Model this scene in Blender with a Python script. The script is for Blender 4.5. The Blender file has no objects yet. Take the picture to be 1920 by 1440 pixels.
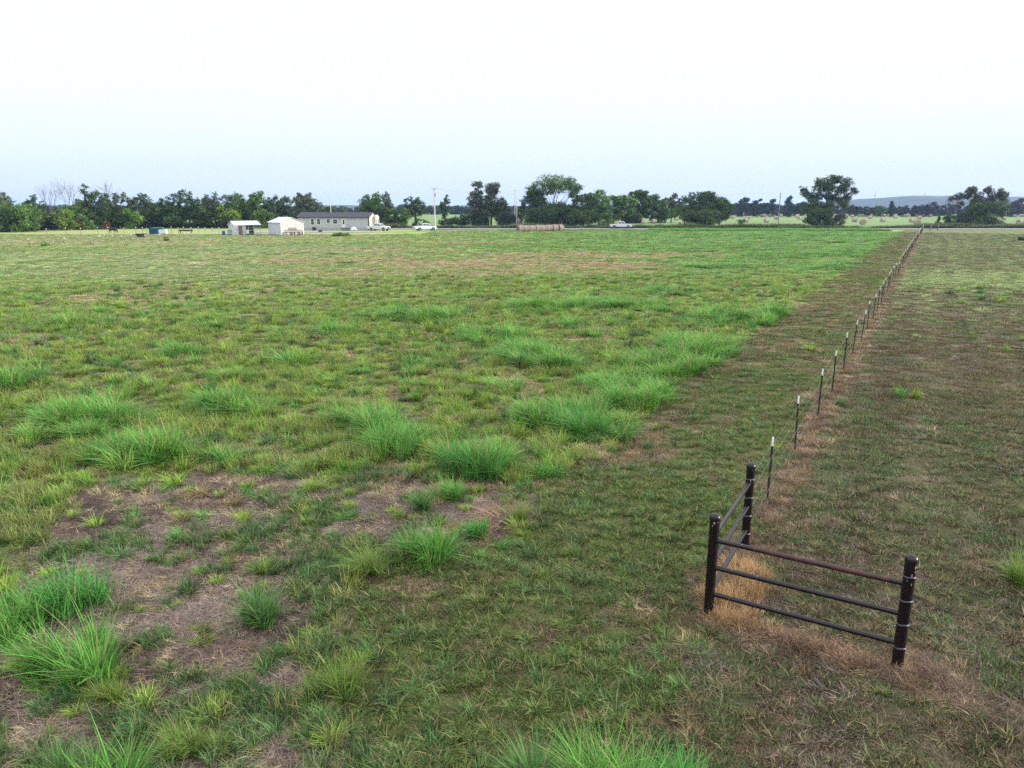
import bpy, bmesh, math, random
import numpy as np
from mathutils import Vector, Matrix, Quaternion
R = math.radians
SC = bpy.context.scene
COL = SC.collection

# ------------------------------------------------------------------ camera
F, HOR, H = 1380.0, 388.0, 5.95          # focal length in px of the 1920 px wide photo, horizon row, eye height
PITCH = math.atan((720 - HOR) / F)
cd = bpy.data.cameras.new('camera'); cam = bpy.data.objects.new('camera', cd); COL.objects.link(cam)
cd.sensor_width = 36; cd.lens = F / 1920 * 36; cd.clip_start = .1; cd.clip_end = 12000
cam.location = (0, 0, H); cam.rotation_euler = (math.pi / 2 - PITCH, 0, 0)
SC.camera = cam
# ------------------------------------------------------------------ light
SUN_EL, SUN_AZ = 9.0, 88.0               # azimuth measured from +Y towards +X
w = bpy.data.worlds.new('World'); SC.world = w; w.use_nodes = True
nt = w.node_tree; nt.nodes.clear()
def N(nt, t, **k):
    n = nt.nodes.new(t)
    for a, b in k.items(): setattr(n, a, b)
    return n
sky = N(nt, 'ShaderNodeTexSky', sky_type='NISHITA', sun_disc=False)
sky.sun_elevation = R(SUN_EL); sky.sun_rotation = R(SUN_AZ); sky.altitude = 200; sky.dust_density = 1.5
tc = N(nt, 'ShaderNodeTexCoord'); sp = N(nt, 'ShaderNodeSeparateXYZ')
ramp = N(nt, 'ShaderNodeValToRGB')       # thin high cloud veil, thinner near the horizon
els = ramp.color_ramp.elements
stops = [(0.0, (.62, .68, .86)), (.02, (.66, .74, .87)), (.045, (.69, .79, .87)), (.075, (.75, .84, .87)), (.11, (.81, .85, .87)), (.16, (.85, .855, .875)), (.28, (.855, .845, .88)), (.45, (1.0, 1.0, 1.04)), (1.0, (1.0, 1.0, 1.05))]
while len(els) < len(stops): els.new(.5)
for e, (p, c) in zip(els, stops): k_ = .655 if p < .3 else 1.28; e.position = p; e.color = (c[0] * k_, c[1] * k_, c[2] * k_, 1)  # upper stops, out of view, raised to give the scene more light
nz = N(nt, 'ShaderNodeTexNoise'); nz.inputs['Scale'].default_value = 2.2; nz.inputs['Detail'].default_value = 4
mp = N(nt, 'ShaderNodeMapping'); mp.inputs['Scale'].default_value = (1, 1, 16)
ma = N(nt, 'ShaderNodeMath', operation='MULTIPLY_ADD'); ma.inputs[1].default_value = .035; ma.inputs[2].default_value = -.0175
ad = N(nt, 'ShaderNodeMath', operation='ADD')
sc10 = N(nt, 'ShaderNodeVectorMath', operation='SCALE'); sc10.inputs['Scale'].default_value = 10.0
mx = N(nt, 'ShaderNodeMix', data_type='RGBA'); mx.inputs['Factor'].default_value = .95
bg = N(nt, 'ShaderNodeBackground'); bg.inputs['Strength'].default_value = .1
wo = N(nt, 'ShaderNodeOutputWorld')
L = nt.links.new
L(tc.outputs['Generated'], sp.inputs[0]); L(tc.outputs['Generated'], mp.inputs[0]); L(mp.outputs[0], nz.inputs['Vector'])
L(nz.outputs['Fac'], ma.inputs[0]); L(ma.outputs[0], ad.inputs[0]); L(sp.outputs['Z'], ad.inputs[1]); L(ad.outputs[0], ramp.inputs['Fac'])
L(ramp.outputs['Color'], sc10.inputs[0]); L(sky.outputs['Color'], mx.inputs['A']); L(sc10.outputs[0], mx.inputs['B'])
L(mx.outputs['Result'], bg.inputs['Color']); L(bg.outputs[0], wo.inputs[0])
sl = bpy.data.lights.new('sun', 'SUN'); sl.energy = 3.4; sl.angle = R(4); sl.color = (1, .93, .82)
so = bpy.data.objects.new('sun', sl); COL.objects.link(so); so.location = (50, 0, 40)
sd = Vector((math.sin(R(SUN_AZ)) * math.cos(R(SUN_EL)), math.cos(R(SUN_AZ)) * math.cos(R(SUN_EL)), math.sin(R(SUN_EL))))
so.rotation_euler = sd.to_track_quat('Z', 'Y').to_euler()
SC.view_settings.view_transform = 'Standard'; SC.view_settings.look = 'None'
SC.view_settings.exposure = 0.9; SC.view_settings.gamma = 1.0; SC.view_settings.use_curve_mapping = False
SC.cycles.max_bounces = 5; SC.cycles.diffuse_bounces = 3; SC.cycles.transmission_bounces = 3; SC.cycles.volume_bounces = 1
SC.cycles.use_denoising = False

# ------------------------------------------------------------------ helpers
CP, SP = math.cos(PITCH), math.sin(PITCH)
def ray(px, py):
    x = (px - 960) / F; y = -(py - 720) / F
    return (x, CP + SP * y, -SP + CP * y)
def gp(px, py):                           # photo pixel -> point on the ground
    d = ray(px, py); t = -H / d[2]; return (d[0] * t, d[1] * t)
def zat(py, D):                           # height above ground of pixel row py at depth D
    d = ray(960, py); return H + d[2] / d[1] * D
def xat(px, D): return (px - 960) / F * (CP * D + SP * H)
def mpp(D): return D / F                  # metres per photo pixel
def to_px(X, Y):                          # ground point -> photo pixel (arrays)
    z = CP * Y + SP * H; z = np.where(z < .2, .2, z)
    y = SP * Y - CP * H
    return 960 + F * X / z, 720 - F * y / z
def Dy(py): return gp(960, py)[1]

def _h(ix, iy, s):
    h = (ix.astype(np.int64) * 374761393 + iy.astype(np.int64) * 668265263 + s * 1442695041) & 0xffffffff
    h = ((h ^ (h >> 13)) * 1274126177) & 0xffffffff
    return ((h ^ (h >> 16)) & 0xffff) / 65535.0
def vn(x, y, s=0):
    x = np.asarray(x, float); y = np.asarray(y, float)
    ix = np.floor(x); iy = np.floor(y); fx = x - ix; fy = y - iy
    fx = fx * fx * (3 - 2 * fx); fy = fy * fy * (3 - 2 * fy)
    a = _h(ix, iy, s); b = _h(ix + 1, iy, s); c = _h(ix, iy + 1, s); d = _h(ix + 1, iy + 1, s)
    return (a * (1 - fx) + b * fx) * (1 - fy) + (c * (1 - fx) + d * fx) * fy
def fbm(x, y, sc, s=0, o=4):
    v = 0; a = .5; t = 0
    for k in range(o):
        v = v + a * vn(x / sc + 17.3 * k, y / sc - 9.1 * k, s + k); t += a; a *= .55; sc *= .5
    return v / t
def sstep(a, b, x):
    t = np.clip((x - a) / (b - a), 0, 1); return t * t * (3 - 2 * t)

MATS = {}
def mat(name, col, rough=.7, var=.12, scale=6, metal=0, spec=.3, bump=0, col2=None, stretch=(1, 1, 1)):
    if name in MATS: return MATS[name]
    m = bpy.data.materials.new(name); m.use_nodes = True; t = m.node_tree; b = t.nodes['Principled BSDF']
    b.inputs['Roughness'].default_value = rough; b.inputs['Metallic'].default_value = metal
    b.inputs['Specular IOR Level'].default_value = spec
    tcn = N(t, 'ShaderNodeTexCoord'); mpn = N(t, 'ShaderNodeMapping'); mpn.inputs['Scale'].default_value = stretch
    n = N(t, 'ShaderNodeTexNoise'); n.inputs['Scale'].default_value = scale; n.inputs['Detail'].default_value = 5
    r = N(t, 'ShaderNodeValToRGB')
    c2 = col2 or tuple(c * (1 - 2 * var) for c in col)
    r.color_ramp.elements[0].position = .32; r.color_ramp.elements[1].position = .68
    r.color_ramp.elements[0].color = (*c2, 1); r.color_ramp.elements[1].color = (*col, 1)
    t.links.new(tcn.outputs['Object'], mpn.inputs[0]); t.links.new(mpn.outputs[0], n.inputs['Vector'])
    t.links.new(n.outputs['Fac'], r.inputs[0]); t.links.new(r.outputs[0], b.inputs['Base Color'])
    if bump:
        bn = N(t, 'ShaderNodeBump'); bn.inputs['Strength'].default_value = bump; bn.inputs['Distance'].default_value = .02
        t.links.new(n.outputs['Fac'], bn.inputs['Height']); t.links.new(bn.outputs[0], b.inputs['Normal'])
    MATS[name] = m; return m

def leafmat(name, base=None, straw=(.34, .26, .14), strawcut=.9, trans=.25, instancer=False, lo=.6, hi=1.4):
    """foliage or grass: per-leaf random value 'bl' varies the colour; instanced tufts bring their own tint"""
    m = bpy.data.materials.new(name); m.use_nodes = True; t = m.node_tree; t.nodes.clear()
    a = N(t, 'ShaderNodeAttribute', attribute_name='bl')
    mr = N(t, 'ShaderNodeMapRange'); mr.inputs['To Min'].default_value = lo; mr.inputs['To Max'].default_value = hi
    t.links.new(a.outputs['Fac'], mr.inputs[0])
    vs = N(t, 'ShaderNodeVectorMath', operation='SCALE')
    if instancer:
        ti = N(t, 'ShaderNodeAttribute', attribute_name='tint', attribute_type='INSTANCER'); t.links.new(ti.outputs['Color'], vs.inputs[0])
    else: vs.inputs[0].default_value = base
    t.links.new(mr.outputs[0], vs.inputs['Scale'])
    gt = N(t, 'ShaderNodeMath', operation='GREATER_THAN'); gt.inputs[1].default_value = strawcut
    t.links.new(a.outputs['Fac'], gt.inputs[0])
    mxx = N(t, 'ShaderNodeMix', data_type='RGBA'); mxx.inputs['B'].default_value = (*straw, 1)
    t.links.new(gt.outputs[0], mxx.inputs['Factor']); t.links.new(vs.outputs[0], mxx.inputs['A'])
    b = N(t, 'ShaderNodeBsdfPrincipled'); b.inputs['Roughness'].default_value = .6; b.inputs['Specular IOR Level'].default_value = .15
    t.links.new(mxx.outputs['Result'], b.inputs['Base Color'])
    tr = N(t, 'ShaderNodeBsdfTranslucent'); t.links.new(mxx.outputs['Result'], tr.inputs['Color'])
    ms = N(t, 'ShaderNodeMixShader'); ms.inputs[0].default_value = trans
    o = N(t, 'ShaderNodeOutputMaterial')
    t.links.new(b.outputs[0], ms.inputs[1]); t.links.new(tr.outputs[0], ms.inputs[2]); t.links.new(ms.outputs[0], o.inputs[0])
    return m

def mesh_np(name, V, Q, att=None, mats=None, mi=None, smooth=False, color=None):
    me = bpy.data.meshes.new(name); V = np.asarray(V, np.float32); Q = np.asarray(Q, np.int32)
    k = Q.shape[1]
    me.vertices.add(len(V)); me.vertices.foreach_set('co', V.ravel())
    me.loops.add(Q.size); me.loops.foreach_set('vertex_index', Q.ravel())
    me.polygons.add(len(Q)); me.polygons.foreach_set('loop_start', np.arange(0, Q.size, k, dtype=np.int32))
    if mi is not None: me.polygons.foreach_set('material_index', np.asarray(mi, np.int32))
    me.update(calc_edges=True)
    if att is not None:
        a = me.attributes.new('bl', 'FLOAT', 'POINT'); a.data.foreach_set('value', np.asarray(att, np.float32))
    if color is not None:
        a = me.color_attributes.new('soil', 'FLOAT_COLOR', 'POINT'); c = np.ones((len(V), 4), np.float32); c[:, :3] = color
        a.data.foreach_set('color', c.ravel())
    for m in mats or []: me.materials.append(m)
    if smooth: me.polygons.foreach_set('use_smooth', np.ones(len(Q), bool))
    return me

class MB:
    """collects shapes and links them as ONE mesh object"""
    def __init__(s): s.v = []; s.f = []; s.m = []; s.ms = []
    def mi(s, m):
        if m not in s.ms: s.ms.append(m)
        return s.ms.index(m)
    def add(s, V, Fc, m):
        o = len(s.v); s.v += [tuple(p) for p in V]; k = s.mi(m)
        for f in Fc: s.f.append([i + o for i in f]); s.m.append(k)
    def box(s, x0, x1, y0, y1, z0, z1, m, M=None):
        V = [Vector((x, y, z)) for z in (z0, z1) for y in (y0, y1) for x in (x0, x1)]
        if M: V = [M @ v for v in V]
        s.add(V, [(0, 2, 3, 1), (4, 5, 7, 6), (0, 1, 5, 4), (2, 6, 7, 3), (0, 4, 6, 2), (1, 3, 7, 5)], m)
    def tube(s, pts, rad, m, n=8, cap=True, dome=False):
        pts = [Vector(p) for p in pts]; rr = rad if isinstance(rad, (list, tuple)) else [rad] * len(pts)
        if dome:
            d = (pts[-1] - pts[-2]).normalized(); r0 = rr[-1]; rr = list(rr); base = pts[-1].copy()
            for a in (.35, .65, .87, .985): pts.append(base + d * r0 * math.sin(a * math.pi / 2) * .75); rr.append(r0 * math.cos(a * math.pi / 2))
        V = []; u = None
        for i, p in enumerate(pts):
            d = (pts[min(i + 1, len(pts) - 1)] - pts[max(i - 1, 0)])
            if d.length < 1e-7: d = Vector((0, 0, 1))
            d.normalize()
            if u is None: u = d.orthogonal().normalized()
            else:
                u = (u - d * u.dot(d)); u = u.normalized() if u.length > 1e-6 else d.orthogonal().normalized()
            v = d.cross(u)
            for k in range(n):
                a = 2 * math.pi * k / n; V.append(p + (u * math.cos(a) + v * math.sin(a)) * rr[i])
        Fc = []
        for i in range(len(pts) - 1):
            for k in range(n): Fc.append((i * n + k, i * n + (k + 1) % n, (i + 1) * n + (k + 1) % n, (i + 1) * n + k))
        if cap: Fc += [tuple(range(n))[::-1], tuple(range((len(pts) - 1) * n, len(pts) * n))]
        s.add(V, Fc, m)
    def prism(s, poly, y0, y1, m, M=None):           # polygon in x,z extruded along y
        n = len(poly); V = [Vector((x, y, z)) for y in (y0, y1) for x, z in poly]
        if M: V = [M @ v for v in V]
        Fc = [tuple(range(n)), tuple(range(2 * n - 1, n - 1, -1))] + [(i, i + n, (i + 1) % n + n, (i + 1) % n) for i in range(n)]
        s.add(V, Fc, m)
    def build(s, name, parent=None, smooth=False, bevel=0):
        me = bpy.data.meshes.new(name); me.from_pydata(s.v, [], s.f)
        for m in s.ms: me.materials.append(m)
        me.polygons.foreach_set('material_index', s.m)
        bm = bmesh.new(); bm.from_mesh(me); bmesh.ops.recalc_face_normals(bm, faces=bm.faces[:])
        if bevel: bmesh.ops.bevel(bm, geom=[e for e in bm.edges if len(e.link_faces) == 2 and e.calc_face_angle(0) > .5], offset=bevel, segments=2, affect='EDGES')
        bm.to_mesh(me); bm.free()
        if smooth:
            me.polygons.foreach_set('use_smooth', np.ones(len(me.polygons), bool))
            try: me.set_sharp_from_angle(angle=R(40))
            except Exception: pass
        me.update(); o = bpy.data.objects.new(name, me); COL.objects.link(o); o.parent = parent; return o
def tag(o, label=None, cat=None, group=None, kind=None):
    if label: o['label'] = label
    if cat: o['category'] = cat
    if group: o['group'] = group
    if kind: o['kind'] = kind
    return o
def link(me, name, parent=None):
    o = bpy.data.objects.new(name, me); COL.objects.link(o); o.parent = parent; return o
def empty(name, loc, rz, label, cat, group=None):
    o = bpy.data.objects.new(name, None); COL.objects.link(o); o.location = loc; o.rotation_euler = (0, 0, rz); o.empty_display_size = .3
    return tag(o, label, cat, group)
def copy_tree(o, parent=None):
    c = o.copy(); COL.objects.link(c); c.parent = parent
    for ch in [x for x in bpy.data.objects if x.parent == o]: copy_tree(ch, c)
    return c

# ------------------------------------------------------------------ ground cover map
FU = np.array([.4886, .8725]); FN = np.array([.8725, -.4886]); FP = np.array([5.287, 14.213])   # fence line
C1 = np.array(gp(1328, 1153)); C2 = np.array(gp(1396, 1030)); C3 = np.array(gp(1681, 1252)); C4 = np.array(gp(1960, 1345))
def inpoly(u, v, poly):
    r = np.zeros(u.shape, bool); n = len(poly); j = n - 1
    for i in range(n):
        xi, yi = poly[i]; xj, yj = poly[j]
        c = ((yi > v) != (yj > v)) & (u < (xj - xi) * (v - yi) / (yj - yi + 1e-9) + xi); r ^= c; j = i
    return r
def segd(X, Y, a, b):
    d = b - a; t = np.clip(((X - a[0]) * d[0] + (Y - a[1]) * d[1]) / (d @ d), 0, 1)
    return np.hypot(X - a[0] - t * d[0], Y - a[1] - t * d[1])
P_THATCH = [(-500, 1150), (30, 1080), (110, 960), (270, 895), (520, 915), (700, 890), (960, 915), (1000, 965), (900, 1020), (720, 1040), (660, 1150), (590, 1260), (640, 1380), (760, 1440), (800, 1700), (300, 1800), (-900, 1900)]
P_MOWN = [(1330, 745), (1200, 850), (1130, 910), (1010, 960), (900, 1050), (720, 1060), (660, 1160), (590, 1270), (650, 1400), (780, 1460), (900, 2600), (3400, 2600), (3400, 700), (1600, 640)]
# tall lush stands, photo x, y, half width, half height
LUSH = [(735, 825, 75, 24), (893, 868, 88, 28), (808, 1022, 62, 22), (830, 930, 60, 16), (1090, 800, 75, 20), (1000, 668, 95, 20), (925, 636, 70, 10), (1050, 690, 50, 14),
        (1140, 725, 70, 22), (1250, 690, 110, 28), (1320, 660, 90, 18), (1460, 598, 60, 14), (1350, 600, 70, 12), (1120, 574, 110, 13), (1000, 580, 70, 9), (640, 625, 55, 9),
        (820, 600, 70, 10), (405, 607, 30, 6), (22, 720, 45, 20), (350, 665, 35, 8), (170, 782, 100, 22), (430, 775, 80, 15), (250, 850, 120, 18), (150, 820, 50, 10),
        (430, 905, 30, 12), (520, 932, 30, 10), (545, 682, 50, 8), (440, 712, 40, 9), (1200, 760, 70, 22), (1000, 800, 50, 18), (1300, 740, 60, 16), (1220, 820, 40, 10),
        (130, 606, 40, 6), (740, 596, 50, 6), (1590, 472, 90, 5), (1500, 478, 110, 6), (1620, 450, 80, 4), (1500, 440, 160, 4), (1560, 500, 60, 6), (1330, 500, 90, 4), (1250, 545, 70, 6)]
DRY = [(1000, 500, 330, 20), (760, 512, 260, 10), (420, 545, 260, 12), (1120, 478, 260, 8), (620, 488, 260, 9), (200, 560, 240, 10), (1180, 510, 110, 6), (60, 640, 120, 16), (250, 455, 320, 5),
       (850, 455, 160, 3), (700, 470, 200, 4), (1330, 478, 70, 4)]
PALE = [(250, 505, 330, 22), (500, 470, 300, 10), (120, 480, 260, 8)]
def ell(u, v, lst):
    m = np.zeros(u.shape)
    for x, y, a, b in lst: m = np.maximum(m, np.exp(-1.2 * (((u - x) / a) ** 2 + ((v - y) / b) ** 2)))
    return m
TINT = dict(lush=(.120, .310, .058), field=(.205, .315, .050), lawn=(.096, .145, .036), right=(.078, .108, .040), dry=(.31, .25, .140), orange=(.178, .128, .074),
            thatch=(.128, .092, .080), pale=(.25, .33, .125), sprig=(.080, .150, .050), haygrass=(.16, .235, .10), weed=(.05, .085, .03), brown=(.088, .066, .040))
ZK = ['lush', 'field', 'lawn', 'right', 'dry', 'orange', 'thatch', 'pale', 'haygrass', 'weed', 'sprig', 'brown']
def zones(X, Y):
    """weights of each ground cover kind at ground points"""
    X = np.asarray(X, float); Y = np.asarray(Y, float)
    u, v = to_px(X, Y); u = np.where(Y < 1, 960 + X * 300, u); v = np.where(Y < 1, 2400, v)
    s = (X - FP[0]) * FN[0] + (Y - FP[1]) * FN[1]; al = (X - FP[0]) * FU[0] + (Y - FP[1]) * FU[1]
    n1 = fbm(X, Y, 9, 1); n2 = fbm(X, Y, 2.2, 2); n3 = fbm(X, Y, .8, 3, 3); n4 = fbm(X, Y, 28, 4)
    wob = (n3 - .5) * 90; wob2 = (fbm(X, Y, 1.3, 8) - .5) * 80
    sc = np.clip((v - 388) / 500, .02, 1.4)
    uu = u + wob * sc; vv = v + wob2 * sc
    Z = {k: np.zeros(X.shape) for k in ZK}
    edge = -4.6 + (n2 - .5) * 1.6 + (n3 - .5) * 1.0
    inm = inpoly(uu, vv, P_MOWN); strip = (s > edge) & (s < 60) & (al > -3)
    right = s > .15
    lawn = (inm | strip) & ~right
    thatch = inpoly(uu, vv, P_THATCH)
    fld = ~(lawn | right | thatch)
    # main field
    lz = ell(u + wob * .4 * sc, v + wob2 * .25 * sc, LUSH); dz = ell(u, v, DRY); pz = ell(u, v, PALE)
    near = sstep(120, 60, Y)
    dryf = np.clip(dz * 1.15 + (n1 - .5) * .7 + (n2 - .5) * .5 + .05, 0, 1) * sstep(.2, .5, dz) + sstep(.58, .72, n2) * .55 + sstep(.60, .75, n3) * .45 * near
    dryf = np.clip(dryf, 0, 1) * (.45 + .75 * sstep(.38, .62, fbm(X, Y * 1.6, 5, 71, 4)))
    n6 = fbm(X, Y, .6, 18, 3); lf = sstep(.36, .62, lz * .92 + (n3 - .5) * .8 + (n6 - .5) * 1.0 + (n2 - .5) * .7)
    rb = np.clip(sstep(700, 1500, u) * sstep(560, 430, v) * (.35 + n1), 0, 1) * (1 - sstep(.3, .6, dz))
    Z['lush'] = fld * np.maximum(np.maximum(lf, rb * .42), sstep(.66, .78, n6 * .5 + n3 * .5) * .5); rest = fld * (1 - Z['lush'])
    Z['dry'] = rest * dryf * .8; rest = rest - Z['dry']
    Z['pale'] = rest * np.clip(pz * .9 + sstep(.55, .75, n1) * .25 + sstep(640, 480, v) * (.30 + .25 * sstep(1100, 500, u)), 0, 1); Z['field'] = rest - Z['pale']
    # bare foreground with thatch
    n5 = fbm(X, Y, .42, 15, 2); tg = sstep(.455, .565, n2 * .40 + n3 * .35 + n5 * .25 + np.where(u > 560, .04, 0)); bl_ = np.exp(-(((u - 330) / 200) ** 2 + ((v - 1000) / 90) ** 2)); tg = tg * (1 - .55 * bl_)
    Z['thatch'] += thatch * (1 - tg) * .84; Z['sprig'] += thatch * tg * .76; Z['field'] += thatch * tg * .16; Z['dry'] += thatch * ((1 - tg) * .16 + tg * .08)
    # mown strip and front
    n7 = fbm(X, Y, .5, 19, 3); yl = sstep(960, 820, v); br = sstep(.52, .64, n2 * .22 + n1 * .14 + n3 * .28 + n7 * .36 + .07 * yl + .03 * (u > 1000) * (1 - inpoly(u, v, P_MOWN))); 
    Z['lawn'] += lawn * (1 - br * .45) * .9; Z['sprig'] += lawn * .10 * (1 - br); Z['orange'] += lawn * br * (.11 + .14 * yl); Z['brown'] += lawn * br * .34; Z['thatch'] += lawn * br * .06; Z['dry'] += lawn * br * .06
    # right of the fence
    rr = right * 1.0; band = np.exp(-((v - 525 - (n2 - .5) * 20) / 13) ** 2) * sstep(1640, 1760, u)
    far = sstep(640, 480, v); br2 = sstep(.40, .62, n2 * .4 + n1 * .3 + n3 * .3 + .16 * np.exp(-np.abs(s) / 2.5) + .05 * sstep(900, 700, v))
    gr = sstep(.52, .64, n3 * .5 + n2 * .5) * (1 - far * .5)
    Z['pale'] += rr * np.clip(band * .9 + far * .25, 0, 1); r2 = rr * (1 - np.clip(band * .9 + far * .25, 0, 1))
    Z['sprig'] += r2 * gr * .5; Z['thatch'] += r2 * br2 * (1 - gr * .5) * .12; Z['brown'] += r2 * br2 * (1 - gr * .5) * .38; Z['orange'] += r2 * br2 * (1 - gr * .5) * .06
    Z['right'] += r2 * (1 - gr * .5) * (1 - br2 * .72)
    # dry grass under the fence lines
    dl = np.abs(s - .20 - (n2 - .5) * .3) * 1.75 * (al > -1) * (al < 190) + 99. * ((al <= -1) | (al >= 190))
    dl = np.minimum(dl, segd(X, Y, C1, C2) * 1.1); dl = np.minimum(dl, segd(X, Y, C1 + [0, -.1], C3 + [.0, -.2]) * 1.5); dl = np.minimum(dl, segd(X, Y, C3, C4 + (C4 - C3) * 4) * 1.35)
    df = sstep(.62, .2, dl + (n3 - .5) * .6)
    for k in ZK: Z[k] = Z[k] * (1 - df)
    Z['orange'] += df * .40; Z['dry'] += df * .14; Z['thatch'] += df * .24; Z['brown'] += df * .22
    # left pasture beyond the near fence line, verge, hay field
    past = (v < 458 - (u + 100) * .0) & (u < 700) & (Y > 100) & (fld)
    pt = sstep(100, 112, Y - (X + 90) * .35 - 6) * (X < -28) * sstep(1.0, .9, Z['lush'] * 0)
    for k in ZK: Z[k] = Z[k] * (1 - pt * .8)
    Z['pale'] += pt * .5; Z['dry'] += pt * .2 * (n1 + .5); Z['field'] += pt * .1
    hf = sstep(209, 213, Y)
    for k in ZK: Z[k] = Z[k] * (1 - hf)
    ver = sstep(236, 226, Y); Z['weed'] += hf * ver; Z['haygrass'] += hf * (1 - ver)
    t = sum(Z.values()) + 1e-6
    for k in ZK: Z[k] = Z[k] / t
    return Z, (n1, n2, n3, lz), u, v, s

# ground sheet: polar grid, dense in front, reaching the horizon
ang = np.concatenate([np.arange(-180, -60, 4.), np.arange(-60, 60, .28), np.arange(60, 180, 4.)])
rad = np.concatenate([[0.0], np.exp(np.linspace(math.log(1.2), math.log(6000), 640))])
A, RR = np.meshgrid(np.radians(ang), rad); GX = (RR * np.sin(A)).ravel(); GY = (RR * np.cos(A)).ravel()
Z, ns, gu, gv, gs = zones(GX, GY)
gc = np.zeros((len(GX), 3))
for k in ZK:
    c = np.array(TINT[k])
    if k in ('field', 'lush', 'lawn', 'right', 'sprig', 'brown'):      # soil and litter show between the blades close by
        m = sstep(60, 25, GY)[:, None]; c = c * (1 - .6 * m) + np.array((.095, .070, .048)) * .6 * m
    gc += Z[k][:, None] * c
fine = .78 + .44 * fbm(GX, GY, .35, 11, 3); gc *= fine[:, None]
str_ = .9 + .2 * fbm(GX, GY * .22 + GX * .02, 3., 12, 3); gc *= (str_)[:, None]
hayrow = 1 + .10 * np.sin((GX * .3 + GY) * 1.1) * sstep(225, 235, GY) * sstep(600, 300, GY); gc *= (hayrow * (1 + .11 * np.sin(gs * 2 * math.pi / 2.3) * (gs > .5) * (GY > 5) * (GY < 200)))[:, None]
GZ = (fbm(GX, GY, 3, 21) - .5) * .10 * sstep(250, 100, np.hypot(GX, GY))
V = np.stack([GX, GY, GZ], 1); nA = len(ang); nR = len(rad)
i, j = np.meshgrid(np.arange(nR - 1), np.arange(nA), indexing='ij'); j2 = (j + 1) % nA
Q = np.stack([i * nA + j, i * nA + j2, (i + 1) * nA + j2, (i + 1) * nA + j], -1).reshape(-1, 4)[:, ::-1]
gm = bpy.data.materials.new('ground_soil'); gm.use_nodes = True; t = gm.node_tree; b = t.nodes['Principled BSDF']
b.inputs['Roughness'].default_value = .95; b.inputs['Specular IOR Level'].default_value = .05
ca = N(t, 'ShaderNodeVertexColor', layer_name='soil'); tn = N(t, 'ShaderNodeTexCoord')
n_a = N(t, 'ShaderNodeTexNoise'); n_a.inputs['Scale'].default_value = 18; n_a.inputs['Detail'].default_value = 8; n_a.inputs['Roughness'].default_value = .75; n_a.inputs['Distortion'].default_value = 1.5
n_b = N(t, 'ShaderNodeTexNoise'); n_b.inputs['Scale'].default_value = 1.4; n_b.inputs['Detail'].default_value = 8; n_b.inputs['Roughness'].default_value = .7
mra = N(t, 'ShaderNodeMapRange'); mra.inputs['From Min'].default_value = .3; mra.inputs['From Max'].default_value = .7; mra.inputs['To Min'].default_value = .45; mra.inputs['To Max'].default_value = 1.55
mrb = N(t, 'ShaderNodeMapRange'); mrb.inputs['From Min'].default_value = .3; mrb.inputs['From Max'].default_value = .7; mrb.inputs['To Min'].default_value = .75; mrb.inputs['To Max'].default_value = 1.25
mm = N(t, 'ShaderNodeMath', operation='MULTIPLY'); vs = N(t, 'ShaderNodeVectorMath', operation='SCALE'); bn = N(t, 'ShaderNodeBump')
bn.inputs['Strength'].default_value = .8; bn.inputs['Distance'].default_value = .04
for a_, b_ in ((tn.outputs['Object'], n_a.inputs['Vector']), (tn.outputs['Object'], n_b.inputs['Vector']), (n_a.outputs['Fac'], mra.inputs[0]), (n_b.outputs['Fac'], mrb.inputs[0]),
               (mra.outputs[0], mm.inputs[0]), (mrb.outputs[0], mm.inputs[1]), (ca.outputs['Color'], vs.inputs[0]), (mm.outputs[0], vs.inputs['Scale']), (vs.outputs[0], b.inputs['Base Color']),
               (n_a.outputs['Fac'], bn.inputs['Height']), (bn.outputs[0], b.inputs['Normal'])): t.links.new(a_, b_)
g = link(mesh_np('ground', V, Q, mats=[gm], color=gc, smooth=True), 'ground'); tag(g, 'wide flat pasture ground of patchy green and dry grass', 'ground', kind='structure')
def gz(x, y):
    r = math.hypot(x, y); return float((fbm(np.array([x]), np.array([y]), 3, 21)[0] - .5) * .10 * sstep(250, 100, r))

# roads
def ribbon(name, pts, wd, z, m, label, kind='structure'):
    P = [Vector((p[0], p[1], 0)) for p in pts]; V = []; 
    for i, p in enumerate(P):
        d = (P[min(i + 1, len(P) - 1)] - P[max(i - 1, 0)]).normalized(); n = Vector((-d.y, d.x, 0)) * wd / 2
        V += [(p + n + Vector((0, 0, z)))[:], (p - n + Vector((0, 0, z)))[:]]
    o = link(mesh_np(name, V, [[2 * i, 2 * i + 1, 2 * i + 3, 2 * i + 2] for i in range(len(P) - 1)], mats=[m]), name)
    return tag(o, label, 'road', kind=kind)
M_gravel = mat('road_gravel', (.27, .265, .265), .95, .12, 1.5)
ribbon('road', [(x, 206 + max(0, -x) * .05) for x in range(-40, 700, 20)], 5.6, .186, M_gravel, 'pale county road running across behind the field')
bk = []; 
for x in range(-40, 700, 20):
    yc = 206 + max(0, -x) * .05; bk += [(x, yc - 5.6, -.06), (x, yc - 3.0, .18), (x, yc + 3.0, .18), (x, yc + 6.5, -.06)]
nb_ = len(bk) // 4; bq = [[4 * i + k, 4 * i + k + 1, 4 * i + k + 5, 4 * i + k + 4][::-1] for i in range(nb_ - 1) for k in range(3)]
tag(link(mesh_np('road_bank', bk, bq, mats=[mat('bank_soil', (.10, .14, .05), .95, .2, 1.2)]), 'road_bank'), 'low grassy bank carrying the county road', 'bank', kind='structure')
ribbon('driveway', [(-62, 179), (-45, 180), (-34, 182), (-22, 188), (-12, 194), (-4, 199), (-1, 201)], 5.0, .056, M_gravel, 'pale gravel driveway from the mobile home to the road')

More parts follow.
